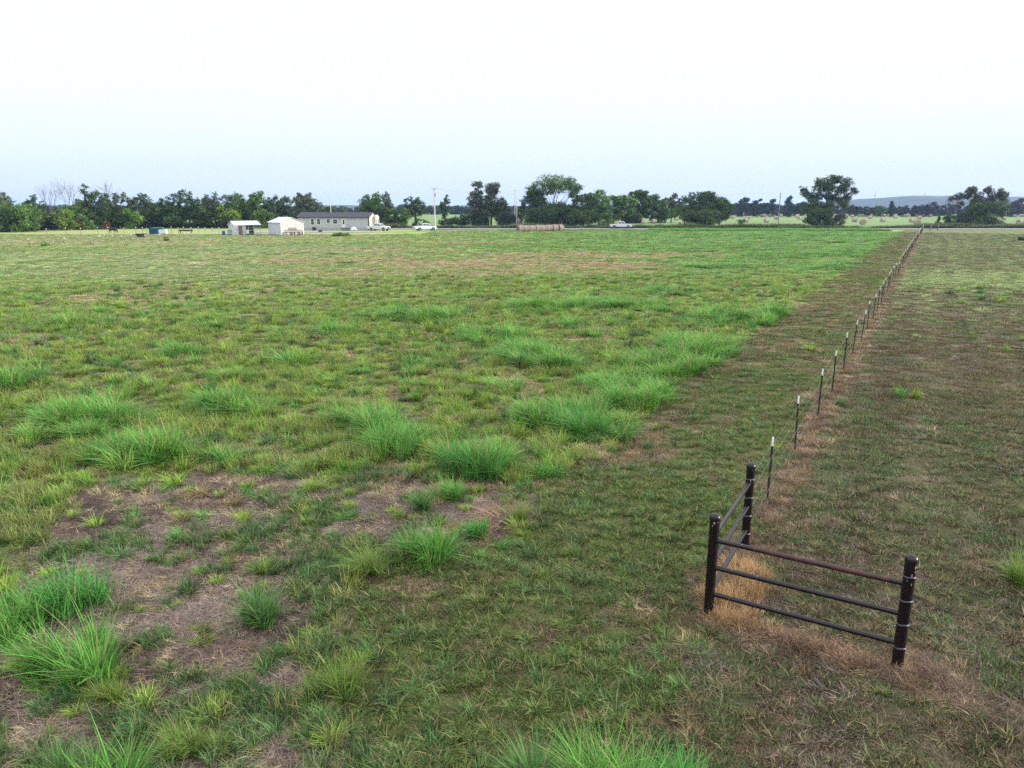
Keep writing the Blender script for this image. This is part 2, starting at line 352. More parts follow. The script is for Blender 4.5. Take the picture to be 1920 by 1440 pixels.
# ------------------------------------------------------------------ grass
rng = np.random.default_rng(5)
def blades(n, rad_, h0, h1, wd, seg, lean0, lean1, rise=1.0, seed=0, curl=1.0):
    """a tuft: n tapered, bent blades rooted inside radius rad_"""
    r_ = np.random.default_rng(seed)
    a = r_.uniform(0, 2 * math.pi, n); rr = rad_ * np.sqrt(r_.uniform(0, 1, n))
    bx, by = rr * np.cos(a), rr * np.sin(a)
    dirn = a + r_.normal(0, .9, n); h = (h0 + (h1 - h0) * r_.beta(1.4, 1.8, n)) * (1 - .35 * (rr / max(rad_, 1e-6)) ** 2); lean = lean0 + (lean1 - lean0) * r_.beta(1.3, 1.5, n)
    bias = r_.uniform(0, 6.28); dirn = dirn + np.sin(bias - dirn) * .45
    w_ = wd * r_.uniform(.6, 1.3, n); Vs = []; Qs = []
    t_ = np.linspace(0, 1, seg + 1)
    for k, t in enumerate(t_):
        ang_ = lean * (t * curl + (1 - curl) * .5 if curl < 1 else t ** 1.0)      # bends over with height
        hor = h * (np.sin(lean * t) * t * .9 + .0); z = h * rise * (t - .5 * (1 - np.cos(lean)) * t * t)
        cx = bx + np.cos(dirn) * hor; cy = by + np.sin(dirn) * hor
        ww = w_ * (1 - t ** 1.6) * .5 + .0004
        px_, py_ = -np.sin(dirn) * ww, np.cos(dirn) * ww
        Vs.append(np.stack([cx + px_, cy + py_, z], 1)); Vs.append(np.stack([cx - px_, cy - py_, z + ww * .5], 1))
    V = np.stack(Vs, 1).reshape(-1, 3); m = 2 * (seg + 1)
    for k in range(seg):
        o = np.arange(n) * m + 2 * k; Qs.append(np.stack([o, o + 1, o + 3, o + 2], 1))
    return V, np.concatenate(Qs), np.repeat(r_.uniform(0, 1, n), m)
def merge(parts):
    o = 0; V = []; Q = []; B = []
    for v, q, b_ in parts: V.append(v); Q.append(q + o); B.append(b_); o += len(v)
    return np.concatenate(V), np.concatenate(Q), np.concatenate(B)
M_gi = leafmat('grass_blade', instancer=True, trans=.25, strawcut=.93, lo=.42, hi=1.58)
M_di = leafmat('dry_blade', instancer=True, trans=.12, strawcut=1.1, lo=.35, hi=1.75)
src = bpy.data.collections.new('tuft_sources')
def source(idx, parts, m):
    V, Q, B = merge(parts); me = mesh_np('tuft_%02d' % idx, V, Q, B, [m]); o = bpy.data.objects.new('tuft_%02d' % idx, me); src.objects.link(o)
ti_ = 0
T = {}
def reg(kind, n, fn, m):
    global ti_
    T[kind] = list(range(ti_, ti_ + n))
    for k in range(n): source(ti_, fn(100 + ti_), m); ti_ += 1
reg('tall', 4, lambda s: [blades(70, .17, .35, 1.05, .017, 5, .15, 1.6, seed=s)], M_gi)
reg('mid', 4, lambda s: [blades(60, .13, .12, .42, .010, 3, .15, 1.35, seed=s), blades(20, .16, .06, .16, .006, 2, .6, 1.5, seed=s + 50)], M_gi)
reg('lawn', 4, lambda s: [blades(75, .20, .03, .10, .0085, 2, .2, 1.5, seed=s)], M_gi)
reg('thatch', 4, lambda s: [blades(60, .22, .10, .28, .0065, 3, 1.45, 1.75, rise=.4, seed=s)], M_di)
reg('straw', 3, lambda s: [blades(75, .13, .12, .34, .005, 3, .2, 1.3, seed=s), blades(30, .2, .12, .3, .004, 3, 1.2, 1.7, rise=.5, seed=s + 50)], M_di)
reg('ftuft', 4, lambda s: [blades(120, .085, .14, .42, .0095, 4, .1, 1.5, seed=s)], M_gi)
reg('sprig', 3, lambda s: [blades(34, .06, .10, .30, .010, 3, .4, 1.5, seed=s)], M_gi)

def gn_object(name, P, rot, scl, idx, tint, label):
    me = bpy.data.meshes.new(name); me.vertices.add(len(P)); me.vertices.foreach_set('co', P.astype(np.float32).ravel())
    for an, ty, da in (('rot', 'FLOAT_VECTOR', rot), ('scl', 'FLOAT_VECTOR', scl)):
        a = me.attributes.new(an, ty, 'POINT'); a.data.foreach_set('vector', da.astype(np.float32).ravel())
    a = me.attributes.new('idx', 'INT', 'POINT'); a.data.foreach_set('value', idx.astype(np.int32))
    a = me.attributes.new('tint', 'FLOAT_COLOR', 'POINT'); c = np.ones((len(P), 4), np.float32); c[:, :3] = tint; a.data.foreach_set('color', c.ravel())
    me.update(); o = link(me, name); tag(o, label, 'grass', kind='stuff')
    ng = bpy.data.node_groups.new(name + '_scatter', 'GeometryNodeTree')
    ng.interface.new_socket('Geometry', in_out='INPUT', socket_type='NodeSocketGeometry'); ng.interface.new_socket('Geometry', in_out='OUTPUT', socket_type='NodeSocketGeometry')
    gi = ng.nodes.new('NodeGroupInput'); go = ng.nodes.new('NodeGroupOutput'); ip = ng.nodes.new('GeometryNodeInstanceOnPoints'); ci = ng.nodes.new('GeometryNodeCollectionInfo')
    ci.inputs['Collection'].default_value = src; ci.inputs['Separate Children'].default_value = True; ci.inputs['Reset Children'].default_value = True
    ip.inputs['Pick Instance'].default_value = True
    def na(nm, ty): n = ng.nodes.new('GeometryNodeInputNamedAttribute'); n.data_type = ty; n.inputs['Name'].default_value = nm; return n.outputs['Attribute']
    e2r = ng.nodes.new('FunctionNodeEulerToRotation')
    ng.links.new(gi.outputs[0], ip.inputs['Points']); ng.links.new(ci.outputs[0], ip.inputs['Instance']); ng.links.new(na('idx', 'INT'), ip.inputs['Instance Index'])
    ng.links.new(na('rot', 'FLOAT_VECTOR'), e2r.inputs[0]); ng.links.new(e2r.outputs[0], ip.inputs['Rotation']); ng.links.new(na('scl', 'FLOAT_VECTOR'), ip.inputs['Scale'])
    ng.links.new(ip.outputs[0], go.inputs[0]); md = o.modifiers.new('scatter', 'NODES'); md.node_group = ng
    return o

# sample points: rings with falling density
rings = [(2.5, 9, 84, 1.0), (9, 16, 60, 1.05), (16, 28, 32, 1.25), (28, 48, 17, 1.55), (48, 80, 8, 2.1), (80, 130, 4.6, 2.6), (130, 205, 2.2, 3.4)]
Xs = []; Ys = []; Ls = []
HALF = R(44)
for a0, a1, dn, lod in rings:
    HF = R(62) if a1 < 30 else HALF; n = int(HF * (a1 * a1 - a0 * a0) * dn); r_ = np.sqrt(rng.uniform(a0 * a0, a1 * a1, n)); th = rng.uniform(-HF, HF, n)
    Xs.append(r_ * np.sin(th)); Ys.append(r_ * np.cos(th)); Ls.append(np.full(n, lod))
X = np.concatenate(Xs); Y = np.concatenate(Ys); LOD = np.concatenate(Ls)
Z, (n1, n2, n3, n4), u, v, s = zones(X, Y)
W = np.stack([Z[k] for k in ZK], 1); cum = np.cumsum(W, 1); pick = (rng.uniform(0, 1, len(X))[:, None] > cum).sum(1).clip(0, len(ZK) - 1)
# keep grass off the driveway, house pad and fence posts
keep = ~((np.abs(Y - 206) < 3.1)) & ~((X < -20) & (Y > 168)) & (Y < 213)
for nm in ('lush',): pass
tints = np.array([TINT[k] for k in ZK])[pick]
jit = np.clip(rng.normal(1, .22, (len(X), 1)), .5, 1.7) * np.array([1, 1, 1]); hue = 1 + rng.normal(0, .10, (len(X), 3)) * np.array([1, .35, .6])
tints = np.clip(tints * jit * hue, .01, .6)
kindn = np.array(ZK)[pick]
stripe = lambda s_: 1 + .11 * np.sin(s_ * 2 * math.pi / 2.3) * (s_ > .5); tints *= stripe(s)[:, None]
rnd = rng.uniform(0, 1, len(X))
m_ = (kindn == 'thatch'); tints[m_] *= ((.6 + 1.1 * rnd[m_] ** 1.5) * (.65 + .7 * sstep(.35, .65, fbm(X, Y, .7, 57, 3)[m_])))[:, None]; m_ &= fbm(X, Y, 1.1, 55, 3) > .52; tints[m_] = tints[m_] * .6 + np.array([.13, .105, .088])
tk = np.empty(len(X), object); hs = np.ones(len(X))
nearf = sstep(40, 15, Y)
def setk(mask, kind, hscale):
    tk[mask] = kind; hs[mask] = hscale if np.isscalar(hscale) else hscale[mask]
tuf = sstep(.42, .62, fbm(X, Y, .9, 31, 3))                                   # clumpiness of the rough field
setk(kindn == 'lush', 'tall', (.26 + .22 * np.clip(n4, 0, 1) + .5 * sstep(.4, .65, fbm(X, Y, .8, 51, 2))) * (.55 + .8 * rng.uniform(0, 1, len(X))))
farlush = (kindn == 'lush') & (Y > 45); hs[farlush] *= .5; m_ = (kindn == 'lush') & (rnd < .3); tints[m_] = tints[m_] * .5 + np.array(TINT['field']) * .55
setk(kindn == 'field', 'mid', .34 + .78 * tuf * (.6 + .8 * rnd))
setk(kindn == 'pale', 'mid', .35 + .25 * rnd)
setk((kindn == 'lawn') | (kindn == 'right') | (kindn == 'brown'), 'lawn', .8 + .5 * rnd)
m_ = ((kindn == 'lawn') | (kindn == 'right')) & (rnd > .62) & (Y < 20); setk(m_, 'sprig', .35 + .45 * rng.uniform(0, 1, len(X)))
setk(kindn == 'sprig', 'sprig', .5 + .9 * rnd)
m_ = (kindn == 'sprig') & (rnd < .5); setk(m_, 'mid', .5 + .3 * rnd)
m_ = (kindn == 'sprig') & (s > .2); setk(m_, 'lawn', 1.1 + .7 * rnd)
setk(kindn == 'thatch', 'thatch', .7 + .4 * rnd)
setk(kindn == 'orange', 'straw', .35 + .35 * rnd)
setk(kindn == 'dry', 'straw', .35 + .3 * rnd)
m_ = (kindn == 'dry') & (Y < 14); setk(m_, 'thatch', 1.0)
setk(kindn == 'haygrass', 'mid', .4); setk(kindn == 'weed', 'mid', 1.2)
lawnish = (kindn == 'orange') | (kindn == 'dry')
onlawn = inpoly(u, v, P_MOWN); m_ = lawnish & onlawn & (np.abs(s) > 1) & (segd(X, Y, C1, C3) > .9); hs[m_] *= .35
# olive tufts where field grass shows its dry tips
m_ = (kindn == 'field') & (rnd > .72); tints[m_] = tints[m_] * .5 + np.array(TINT['dry']) * .38
m_ = (kindn == 'field') & (tuf > .6) & (rnd < .55); tints[m_] = tints[m_] * .55 + np.array(TINT['lush']) * .45
m_ = (kindn == 'field') & (Y < 70) & (rng.uniform(0, 1, len(X)) < np.where(tuf < .35, .62, .30) * sstep(72, 40, Y)); tk[m_] = 'thatch'; hs[m_] = .8; tints[m_] = np.array([[.16, .115, .075]]) * jit[m_]
m_ = (kindn == 'right') & (rnd > .8); tints[m_] = tints[m_] * .5 + np.array(TINT['dry']) * .35
m_ = (kindn == 'field') & (v > 960) & (rnd < .7); tints[m_] = tints[m_] * .35 + np.array(TINT['sprig']) * .6; hs[m_] *= .8
# thin out low cover in the bare ground
drop = (kindn == 'sprig') & (rng.uniform(0, 1, len(X)) < .12)
keep &= ~drop
vi = rng.integers(0, 3, len(X)); idx = np.array([T[k][i] for k, i in zip(tk, vi)])
width = LOD ** .85 * rng.uniform(.8, 1.25, len(X)); height = hs * (1 + .04 * (LOD - 1)) * np.where((kindn == 'field') | (kindn == 'pale'), 1 - .45 * sstep(35, 90, Y), 1) * rng.uniform(.85, 1.15, len(X))
scl = np.stack([width, width, height], 1)
rot = np.stack([rng.normal(0, .05, len(X)), rng.normal(0, .05, len(X)), rng.uniform(0, 6.283, len(X))], 1)
gzz = (fbm(X, Y, 3, 21) - .5) * .10 * sstep(250, 100, np.hypot(X, Y))
P = np.stack([X, Y, gzz - .004], 1)
groups = {'tall_grass': (kindn == 'lush', 'tall lush green grass standing in stands across the field'),
          'field_grass': ((kindn == 'field') | (kindn == 'pale') | (kindn == 'haygrass') | (kindn == 'weed') | ((kindn == 'sprig') & (s < .2)), 'rough yellow green pasture grass in low tufts'),
          'mown_grass': ((kindn == 'lawn') | (kindn == 'brown') | (kindn == 'right') | ((kindn == 'sprig') & (s >= .2)), 'short mown olive grass along both sides of the fence'),
          'dry_grass': (lawnish, 'dry tan grass under the fence and in faded patches'),
          'thatch': (kindn == 'thatch', 'flattened purple brown dead grass on bare soil')}
for nm, (mk, lb) in groups.items():
    mk = mk & keep; gn_object(nm, P[mk], rot[mk], scl[mk], idx[mk], tints[mk], lb)
# separate bunches of grass standing out of the dry litter, close enough to be told apart
Xs = []; Ys = []; Ls = []
for a0, a1, dn, lod in ((4.5, 14, 7.5, .85), (14, 26, 5.5, 1.0), (26, 42, 3.6, 1.25), (42, 66, 2.0, 1.6)):
    HF = R(50); n = int(HF * (a1 * a1 - a0 * a0) * dn); r_ = np.sqrt(rng.uniform(a0 * a0, a1 * a1, n)); th = rng.uniform(-HF, HF, n); Xs.append(r_ * np.sin(th)); Ys.append(r_ * np.cos(th)); Ls.append(np.full(n, lod))
X = np.concatenate(Xs); Y = np.concatenate(Ys); LO = np.concatenate(Ls); Z, ns_, u, v, s = zones(X, Y)
pr_ = Z['field'] * .95 + Z['thatch'] * (s < 0) * (v > 700) * .48 + Z['sprig'] * (s < 0) * .5 * (~inpoly(u, v, P_MOWN)) + Z['dry'] * (s < -5) * .5 + Z['lush'] * .5 + Z['pale'] * .5 + (Z['lawn'] + Z['right']) * .03
k_ = rng.uniform(0, 1, len(X)) < pr_; X, Y, LO, u, v = X[k_], Y[k_], LO[k_], u[k_], v[k_]; n = len(X); c_ = rng.uniform(0, 1, n)
base_ = np.where((c_ < .50)[:, None], np.array([TINT['field']]), np.where((c_ < .68)[:, None], np.array([TINT['lush']]) * .9, np.where((c_ < .86)[:, None], np.array([[.085, .165, .062]]), np.array([[.235, .20, .085]]))))
tt = np.clip(base_ * rng.uniform(.7, 1.3, (n, 1)), .01, .6); low = np.where(v > 900, .62, .80); sz = rng.gamma(6, 1 / 6, n).clip(.45, 1.8) * LO
gn_object('grass_tufts', np.stack([X, Y, (fbm(X, Y, 3, 21) - .5) * .10 * sstep(250, 100, np.hypot(X, Y)) - .005], 1), np.stack([rng.normal(0, .1, n), rng.normal(0, .1, n), rng.uniform(0, 6.28, n)], 1),
          np.stack([sz, sz, sz * low * rng.uniform(.6, 1.15, n) * np.where(c_ > .86, .6, 1) * np.where(LO > 1.3, .7, 1)], 1), rng.choice(T['ftuft'], n), tt, 'small separate bunches of green and yellowing grass across the field')
# roadside weeds, and straw thick around the corner posts
n = 4200; x_ = rng.uniform(-60, 230, n); y_ = rng.uniform(212, 228, n); k_ = fbm(x_, y_, 7, 41); mk = k_ > .38; x_, y_, k_ = x_[mk], y_[mk], k_[mk]
gn_object('roadside_weeds', np.stack([x_, y_, x_ * 0], 1), np.stack([x_ * 0, x_ * 0, x_ * 7], 1), np.stack([x_ * 0 + 5, x_ * 0 + 5, .5 + 2.2 * (k_ - .38) * 2], 1),
          rng.integers(0, 4, len(x_)), np.array(TINT['weed']) * rng.uniform(.7, 1.5, (len(x_), 1)), 'dark green weeds along the ditch beyond the county road')
n = 9000; x_ = rng.uniform(-4, 96, n); y_ = rng.uniform(190, 202.7, n)
gn_object('verge_grass', np.stack([x_, y_, x_ * 0], 1), np.stack([x_ * 0, x_ * 0, x_ * 7], 1), np.stack([x_ * 0 + 4, x_ * 0 + 4, np.where(x_ > 37, 2.0, .5) * rng.uniform(.6, 1.1, n)], 1),
          np.array(T['mid'])[rng.integers(0, 4, n)], np.array((.12, .29, .05)) * rng.uniform(.7, 1.3, (n, 1)), 'taller green grass along the near verge of the county road')
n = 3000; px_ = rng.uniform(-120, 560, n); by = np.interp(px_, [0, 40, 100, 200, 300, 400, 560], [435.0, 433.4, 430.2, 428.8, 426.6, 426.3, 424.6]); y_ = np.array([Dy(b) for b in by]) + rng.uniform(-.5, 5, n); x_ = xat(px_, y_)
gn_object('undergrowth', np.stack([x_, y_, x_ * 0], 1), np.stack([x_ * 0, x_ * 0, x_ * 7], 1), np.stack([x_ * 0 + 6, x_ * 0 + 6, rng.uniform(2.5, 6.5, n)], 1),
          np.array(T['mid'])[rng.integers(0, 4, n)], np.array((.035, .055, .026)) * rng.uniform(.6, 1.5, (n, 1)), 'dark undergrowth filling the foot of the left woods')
def straw_line(a, b, n, spread):
    t = rng.uniform(0, 1, n)[:, None]; return a + (b - a) * t + rng.normal(0, spread, (n, 2))
PP = np.concatenate([straw_line(C1, C2, 90, .13), straw_line(C1 + [.1, -.12], C3 + [0, -.2], 110, .12), straw_line(C1 + [.25, .1], C1 + (C2 - C1) * .55 + [.35, 0], 120, .15), straw_line(C3, C3 + [.7, -.25], 40, .16), straw_line(C2, FP + FU * 3.66 * 3, 160, .12)] +
                    [FP + FU * 3.66 * i + rng.normal(0, .12, (9, 2)) + [.1, 0] for i in range(24)])
n = len(PP); dC = np.minimum(segd(PP[:, 0], PP[:, 1], C1 + [.3, .1], C1 + (C2 - C1) * .55 + [.35, 0]), 9)
st = np.where((rng.uniform(0, 1, n) < np.where(dC < .4, .9, .28))[:, None], np.array([[.42, .285, .15]]), np.array([[.165, .105, .082]])) * rng.uniform(.7, 1.25, (n, 1))
hh = np.where(dC < .4, 1.35, .6) * rng.uniform(.6, 1.2, n)
gn_object('fence_straw', np.stack([PP[:, 0], PP[:, 1], PP[:, 0] * 0 - .02], 1), np.stack([rng.normal(0, .12, n), rng.normal(0, .12, n), rng.uniform(0, 6.28, n)], 1),
          np.stack([np.ones(n), np.ones(n), hh], 1), rng.choice(T['straw'], n), st, 'standing straw coloured dead grass around the fence posts')

# single clumps one can point to
M_clump = [leafmat('clump_green_%d' % i, c, trans=.28, strawcut=.95, lo=.5, hi=1.5) for i, c in enumerate([(.080, .26, .055), (.115, .29, .055), (.095, .21, .060), (.15, .24, .050)])]
M_deadclump = leafmat('clump_dead', (.27, .17, .12), trans=.1, strawcut=.8)
def clump(px, py, wpx, hpx, mi_, label, nb=None, thin=False):
    x, y = gp(px, py); D = y; s_ = mpp(D * CP + H * SP); r_ = wpx * s_ * .5; h = hpx * s_ * 1.05
    nb = nb or int(240 + 160 * r_)
    wd = .016 if not thin else .007
    sd_ = int(px * 7 + py); q_ = np.random.default_rng(sd_); pr = []
    for k in range(4 + int(r_ * 4)):                     # several crowns of uneven height grow into one ragged clump
        a = q_.uniform(0, 6.28); d = r_ * math.sqrt(q_.uniform(0, 1)) * .72; f = q_.uniform(.7, 1.1) * (1 - .25 * d / r_)
        v_, e_, b__ = blades(int(nb * 2.2 / (4 + int(r_ * 4))), r_ * .22, h * .5 * f, h * 1.75 * f, wd, 6, .15, 1.45, seed=sd_ + k * 13); v_[:, 0] += d * math.cos(a); v_[:, 1] += d * math.sin(a) * .8; pr.append((v_, e_, b__))
    pr.append(blades(nb // 3, r_ * .9, h * .25, h * .55, wd * .7, 4, .6, 1.6, seed=sd_ + 3)); pr.append(blades(12, r_ * .4, h * 1.1, h * 1.7, wd * 1.1, 7, .5, 1.5, seed=sd_ + 5))
    V, Q, B = merge(pr); o = link(mesh_np('grass_clump', V, Q, B, [M_clump[mi_] if mi_ >= 0 else M_deadclump]), 'grass_clump')
    o.location = (x, y, gz(x, y) - .01); return tag(o, label, 'grass clump', 'tall green grass clumps')
for c in [(738, 850, 140, 62, 1, 'wide bright green grass clump left of the largest clump in mid field'),
          (893, 895, 165, 78, 0, 'largest tall green grass clump at the centre of the field'),
          (812, 1048, 125, 74, 1, 'bright green grass clump just below the dead thatch in mid foreground'),
          (795, 960, 60, 42, 2, 'bluish green grass clump above the bright foreground clump'),
          (848, 935, 60, 36, 1, 'small green grass clump tucked under the largest clump'),
          (1095, 812, 125, 52, 0, 'rounded green grass clump near the mown strip edge'),
          (150, 1262, 215, 110, 1, 'big spreading broad bladed grass clump at the left foreground'),
          (150, 1135, 185, 80, 0, 'long bladed green grass clump above the big left clump'),
          (25, 1190, 150, 84, 1, 'green grass clump cut by the left edge of the photo'),
          (190, 1320, 80, 44, 3, 'small fine bladed grass clump below the big left clump'),
          (350, 1400, 120, 70, 3, 'dense fine bladed grass clump at the bottom left'),
          (215, 1490, 150, 110, 1, 'tall yellow green grass clump rising from the bottom left edge'),
          (110, 1490, 80, 90, 2, 'blue green grass clump at the bottom left corner'),
          (480, 1170, 130, 60, 2, 'sparse wide bladed grass clump on the brown thatch'),
          (1010, 1500, 110, 110, 2, 'blue green tall grass at the bottom edge beside the bright stand'),
          (1130, 1500, 200, 130, 1, 'large bright green grass stand rising from the bottom edge'),
          (1260, 1510, 150, 90, 0, 'lower green grass stand at the bottom right of the bright stand'),
          (980, 980, 40, 36, 3, 'small upright yellow green tuft beside the swirl of dead grass'),
          (895, 1005, 50, 34, 0, 'small green tuft right of the bright foreground clump'),
          (240, 858, 190, 42, 0, 'wide low green grass clump at the left middle'),
          (1912, 1100, 60, 66, 3, 'pale green grass clump at the right edge of the photo'),
          (630, 1290, 150, 70, 3, 'loose fine stemmed yellow green grass in the lower foreground'),
          (690, 1080, 90, 60, 3, 'thin airy green grass clump left of the bright foreground clump'),
          (1070, 1040, 40, 20, 3, 'tiny yellow green tuft on the mown grass') ]:
    clump(*c, thin=c[4] == 3)
q_ = gp(945, 975); v_, e_, b__ = blades(420, .55, .30, .75, .008, 5, 1.3, 1.7, rise=.55, seed=9); o = link(mesh_np('grass_clump', v_, e_, b__, [M_deadclump]), 'grass_clump'); o.location = (*q_, .0)
tag(o, 'swirl of flattened dead brown grass beyond the foreground clump', 'grass clump', 'tall green grass clumps')

# ------------------------------------------------------------------ pipe corner and wire fence
M_pipe = mat('black_pipe_paint', (.0035, .003, .0055), .32, .0, 9, spec=.35, col2=(.011, .005, .006), bump=.1)
M_rust = mat('rusty_pipe_paint', (.065, .014, .012), .45, .1, 7, spec=.35, col2=(.010, .006, .009), bump=.15)
M_wire = mat('galvanised_wire', (.12, .115, .125), .6, .1, 20, metal=.4)
M_wrap = mat('bright_wire_wrap', (.20, .195, .21), .5, .1, 20, metal=.5)
M_weld = mat('bare_weld_scuff', (.42, .39, .40), .5, .1, 30)
M_tp = mat('t_post_dark', (.022, .02, .022), .6, .1, 12)
M_tip = mat('t_post_white_tip', (.74, .76, .78), .5, .08, 25)
def g3(p, z=0): return Vector((p[0], p[1], z))
HP = 1.53
pc = empty('pipe_fence_corner', g3(C1), 0, 'black welded pipe fence corner brace with three round posts and six rails', 'fence')
def lp(p, z=0): return g3(p, z) - g3(C1)
for p in (C1, C2, C3):
    b_ = MB(); b_.tube([lp(p, -.1), lp(p, .7), lp(p, HP)], .073, M_pipe, 20, dome=False); o = b_.build('post', pc, True)
    c_ = MB(); c_.tube([lp(p, HP + .001), lp(p, HP + .05)], .078, M_pipe, 20, dome=True); c_.build('cap', o, True)
    rs = random.Random(p[0])
    for k in range(5 if p is not C2 else 2):      # paint chips showing bare primer
        a = rs.uniform(-2.4, -.9); z = HP - rs.uniform(0.0, .32) if p is not C1 else HP - rs.uniform(.0, .12); dv = Vector((math.cos(a), math.sin(a), 0))
        q = lp(p, z) + dv * .0735; tn_ = Vector((-dv.y, dv.x, 0)); e = rs.uniform(.004, .010); l_ = rs.uniform(.01, .05)
        sk = MB(); sk.add([q - tn_ * e, q + tn_ * e, q + tn_ * e * .6 + Vector((0, 0, l_)) + dv * .002, q - tn_ * e * .8 + Vector((0, 0, l_)) + dv * .002], [(0, 1, 2, 3)], M_weld); sk.build('paint_chip', o)
    if p is not C1:
        for z in (.32, .66, 1.0, 1.34):
            wr = MB()
            for dz in (0, .011): wr.tube([lp(p, z + dz + .006 * math.sin(3 * a)) + Vector((math.cos(a), math.sin(a), 0)) * .077 for a in np.linspace(0, 2 * math.pi, 20)], .0026, M_wrap, 5)
            wr.build('wire_wrap', o)
for a_, b_e, zz in ((C1, C3, ((1.22, M_rust), (.79, M_pipe), (.36, M_pipe))), (C1, C2, ((1.27, M_pipe), (.83, M_pipe), (.38, M_pipe)))):
    for z, m in zz:
        d = (g3(b_e) - g3(a_)).normalized(); b_ = MB(); A_ = lp(a_, z) + d * .065; B_ = lp(b_e, z) - d * .065
        if m is M_rust: b_.tube([A_, A_ + d * .5], .036, M_pipe, 14); b_.tube([A_ + d * .502, B_ - d * .16], .0365, m, 14); b_.tube([B_ - d * .158, B_], .036, M_pipe, 14)
        else: b_.tube([A_, B_], .036, m, 14)
        o = b_.build('rail', pc, True); rs = random.Random(z)
        for k in range(2):
            q = A_ + (B_ - A_) * rs.uniform(.08, .8) + Vector((0, 0, .0366)); e = d * rs.uniform(.003, .006); sd_ = Vector((-d.y, d.x, 0)) * .02
            sk = MB(); sk.add([q - e - sd_ - Vector((0, 0, .005)), q + e - sd_ - Vector((0, 0, .005)), q + e + sd_ * .4, q - e + sd_ * .4], [(0, 1, 2, 3)], M_weld); sk.build('weld_scuff', o)
# wires leaving the corner to the right
wf = empty('wire_fence', g3(C3), 0, 'four slack barbed wires stretched right from the nearest pipe post', 'fence')
E3 = C4 + (C4 - C3) * 5
def barbed(A_, B_, parent, sag=.02, r=.0030, barb=.13, nm='wire'):
    b_ = MB(); n = 14; P = [A_.lerp(B_, i / n) - Vector((0, 0, sag * 4 * (i / n) * (1 - i / n))) for i in range(n + 1)]; b_.tube(P, r, M_wire, 5)
    if barb:
        L_ = (B_ - A_).length; k = int(L_ / barb)
        for i in range(1, min(k, 90)):
            q = P[0].lerp(P[-1], i / k) - Vector((0, 0, sag * 4 * (i / k) * (1 - i / k))); e = Vector((.004, .012, .016)) if i % 2 else Vector((-.01, .006, -.016))
            b_.tube([q - e, q + e], .0022, M_wire, 3)
    return b_.build(nm, parent)
for z in (.32, .66, 1.0, 1.34): barbed(g3(C3, z) + Vector((.07, 0, 0)) - g3(C3), g3(E3, z) - g3(C3), wf, .06)
# main T-post fence
mf = empty('wire_fence', (FP[0], FP[1], 0), 0, 'long straight wire fence of dark steel posts with white tips running away to the road', 'fence')
rs = random.Random(3)
def tpost(parent, x, y, h=1.43, tip=.19, lean=.02, r=1.0):
    b_ = MB(); hx = .021 * r; b_.box(-hx, hx, -.0035 * r, .0035 * r, -.1, h - tip, M_tp); b_.box(-.0035 * r, .0035 * r, .0036 * r, .03 * r, -.1, h - tip, M_tp)
    for k in range(int((h - tip) / .055)) if r == 1.0 else (): b_.box(-.006, .006, -.009, -.0037, k * .055 + .02, k * .055 + .04, M_tp)
    o = b_.build('t_post', parent); o.location = (x, y, 0); o.rotation_euler = (rs.gauss(0, lean), rs.gauss(0, lean), math.atan2(FU[1], FU[0]) + math.pi / 2)
    c_ = MB(); c_.box(-hx, hx, -.0035 * r, .0035 * r, h - tip + .001, h, M_tip); c_.box(-.0035 * r, .0035 * r, .0036 * r, .03 * r, h - tip + .001, h, M_tip)
    c_.build('white_tip', o); return o
FL = 57
for i in range(FL):
    if i in (41,): continue
    q = FU * 3.66 * i; tpost(mf, q[0] + rs.gauss(0, .03), q[1] + rs.gauss(0, .05), 1.43 + rs.gauss(0, .03), r=1.0 if i < 12 else 1.15, lean=.022)
q = FU * 3.66 * 41
for d_ in (0, .66):
    b_ = MB(); b_.tube([Vector((*(q + FU * 3.66 * d_), -.1)), Vector((*(q + FU * 3.66 * d_), 1.6))], .07, M_pipe, 12, dome=True); b_.build('pipe_post', mf, True)
b_ = MB(); b_.tube([Vector((*q, 1.2)), Vector((*(q + FU * 2.4), 1.2))], .035, M_pipe, 10); b_.build('rail', mf)
c2l = g3(C2) - g3(FP); end = FU * 3.66 * (FL - 1)
for z in (.32, .66, 1.0, 1.30):
    z1 = z if z < 1.3 else 1.34; b_ = MB(); p0 = c2l + Vector((0, 0, z1))
    P = [p0]
    for i in range(FL):
        q = FU * 3.66 * i; P.append(Vector((q[0], q[1], z))); 
        if i < FL - 1: q2 = FU * 3.66 * (i + .5); P.append(Vector((q2[0], q2[1], z - .012)))
    b_.tube(P, .0036, M_wire, 5); b_.build('wire', mf)
# far pipe fence at the road end
E0 = FP + end[:2]; far = empty('pipe_fence', g3(E0), 0, 'short dark pipe fence panel at the far end of the wire fence', 'fence')
xe = xat(1756, E0[1] + 2) - E0[0]
for k, x_ in enumerate((0, xe * .5, xe)):
    b_ = MB(); b_.tube([Vector((x_, 1.5 * x_ / xe, -.1)), Vector((x_, 1.5 * x_ / xe, 1.65 if k != 1 else 1.45))], .09, M_pipe, 12, dome=True); b_.build('post', far, True)
for z in (.5, .9, 1.3): b_ = MB(); b_.tube([Vector((0, 0, z)), Vector((xe, 1.5, z))], .05, M_pipe, 8); b_.build('rail', far)

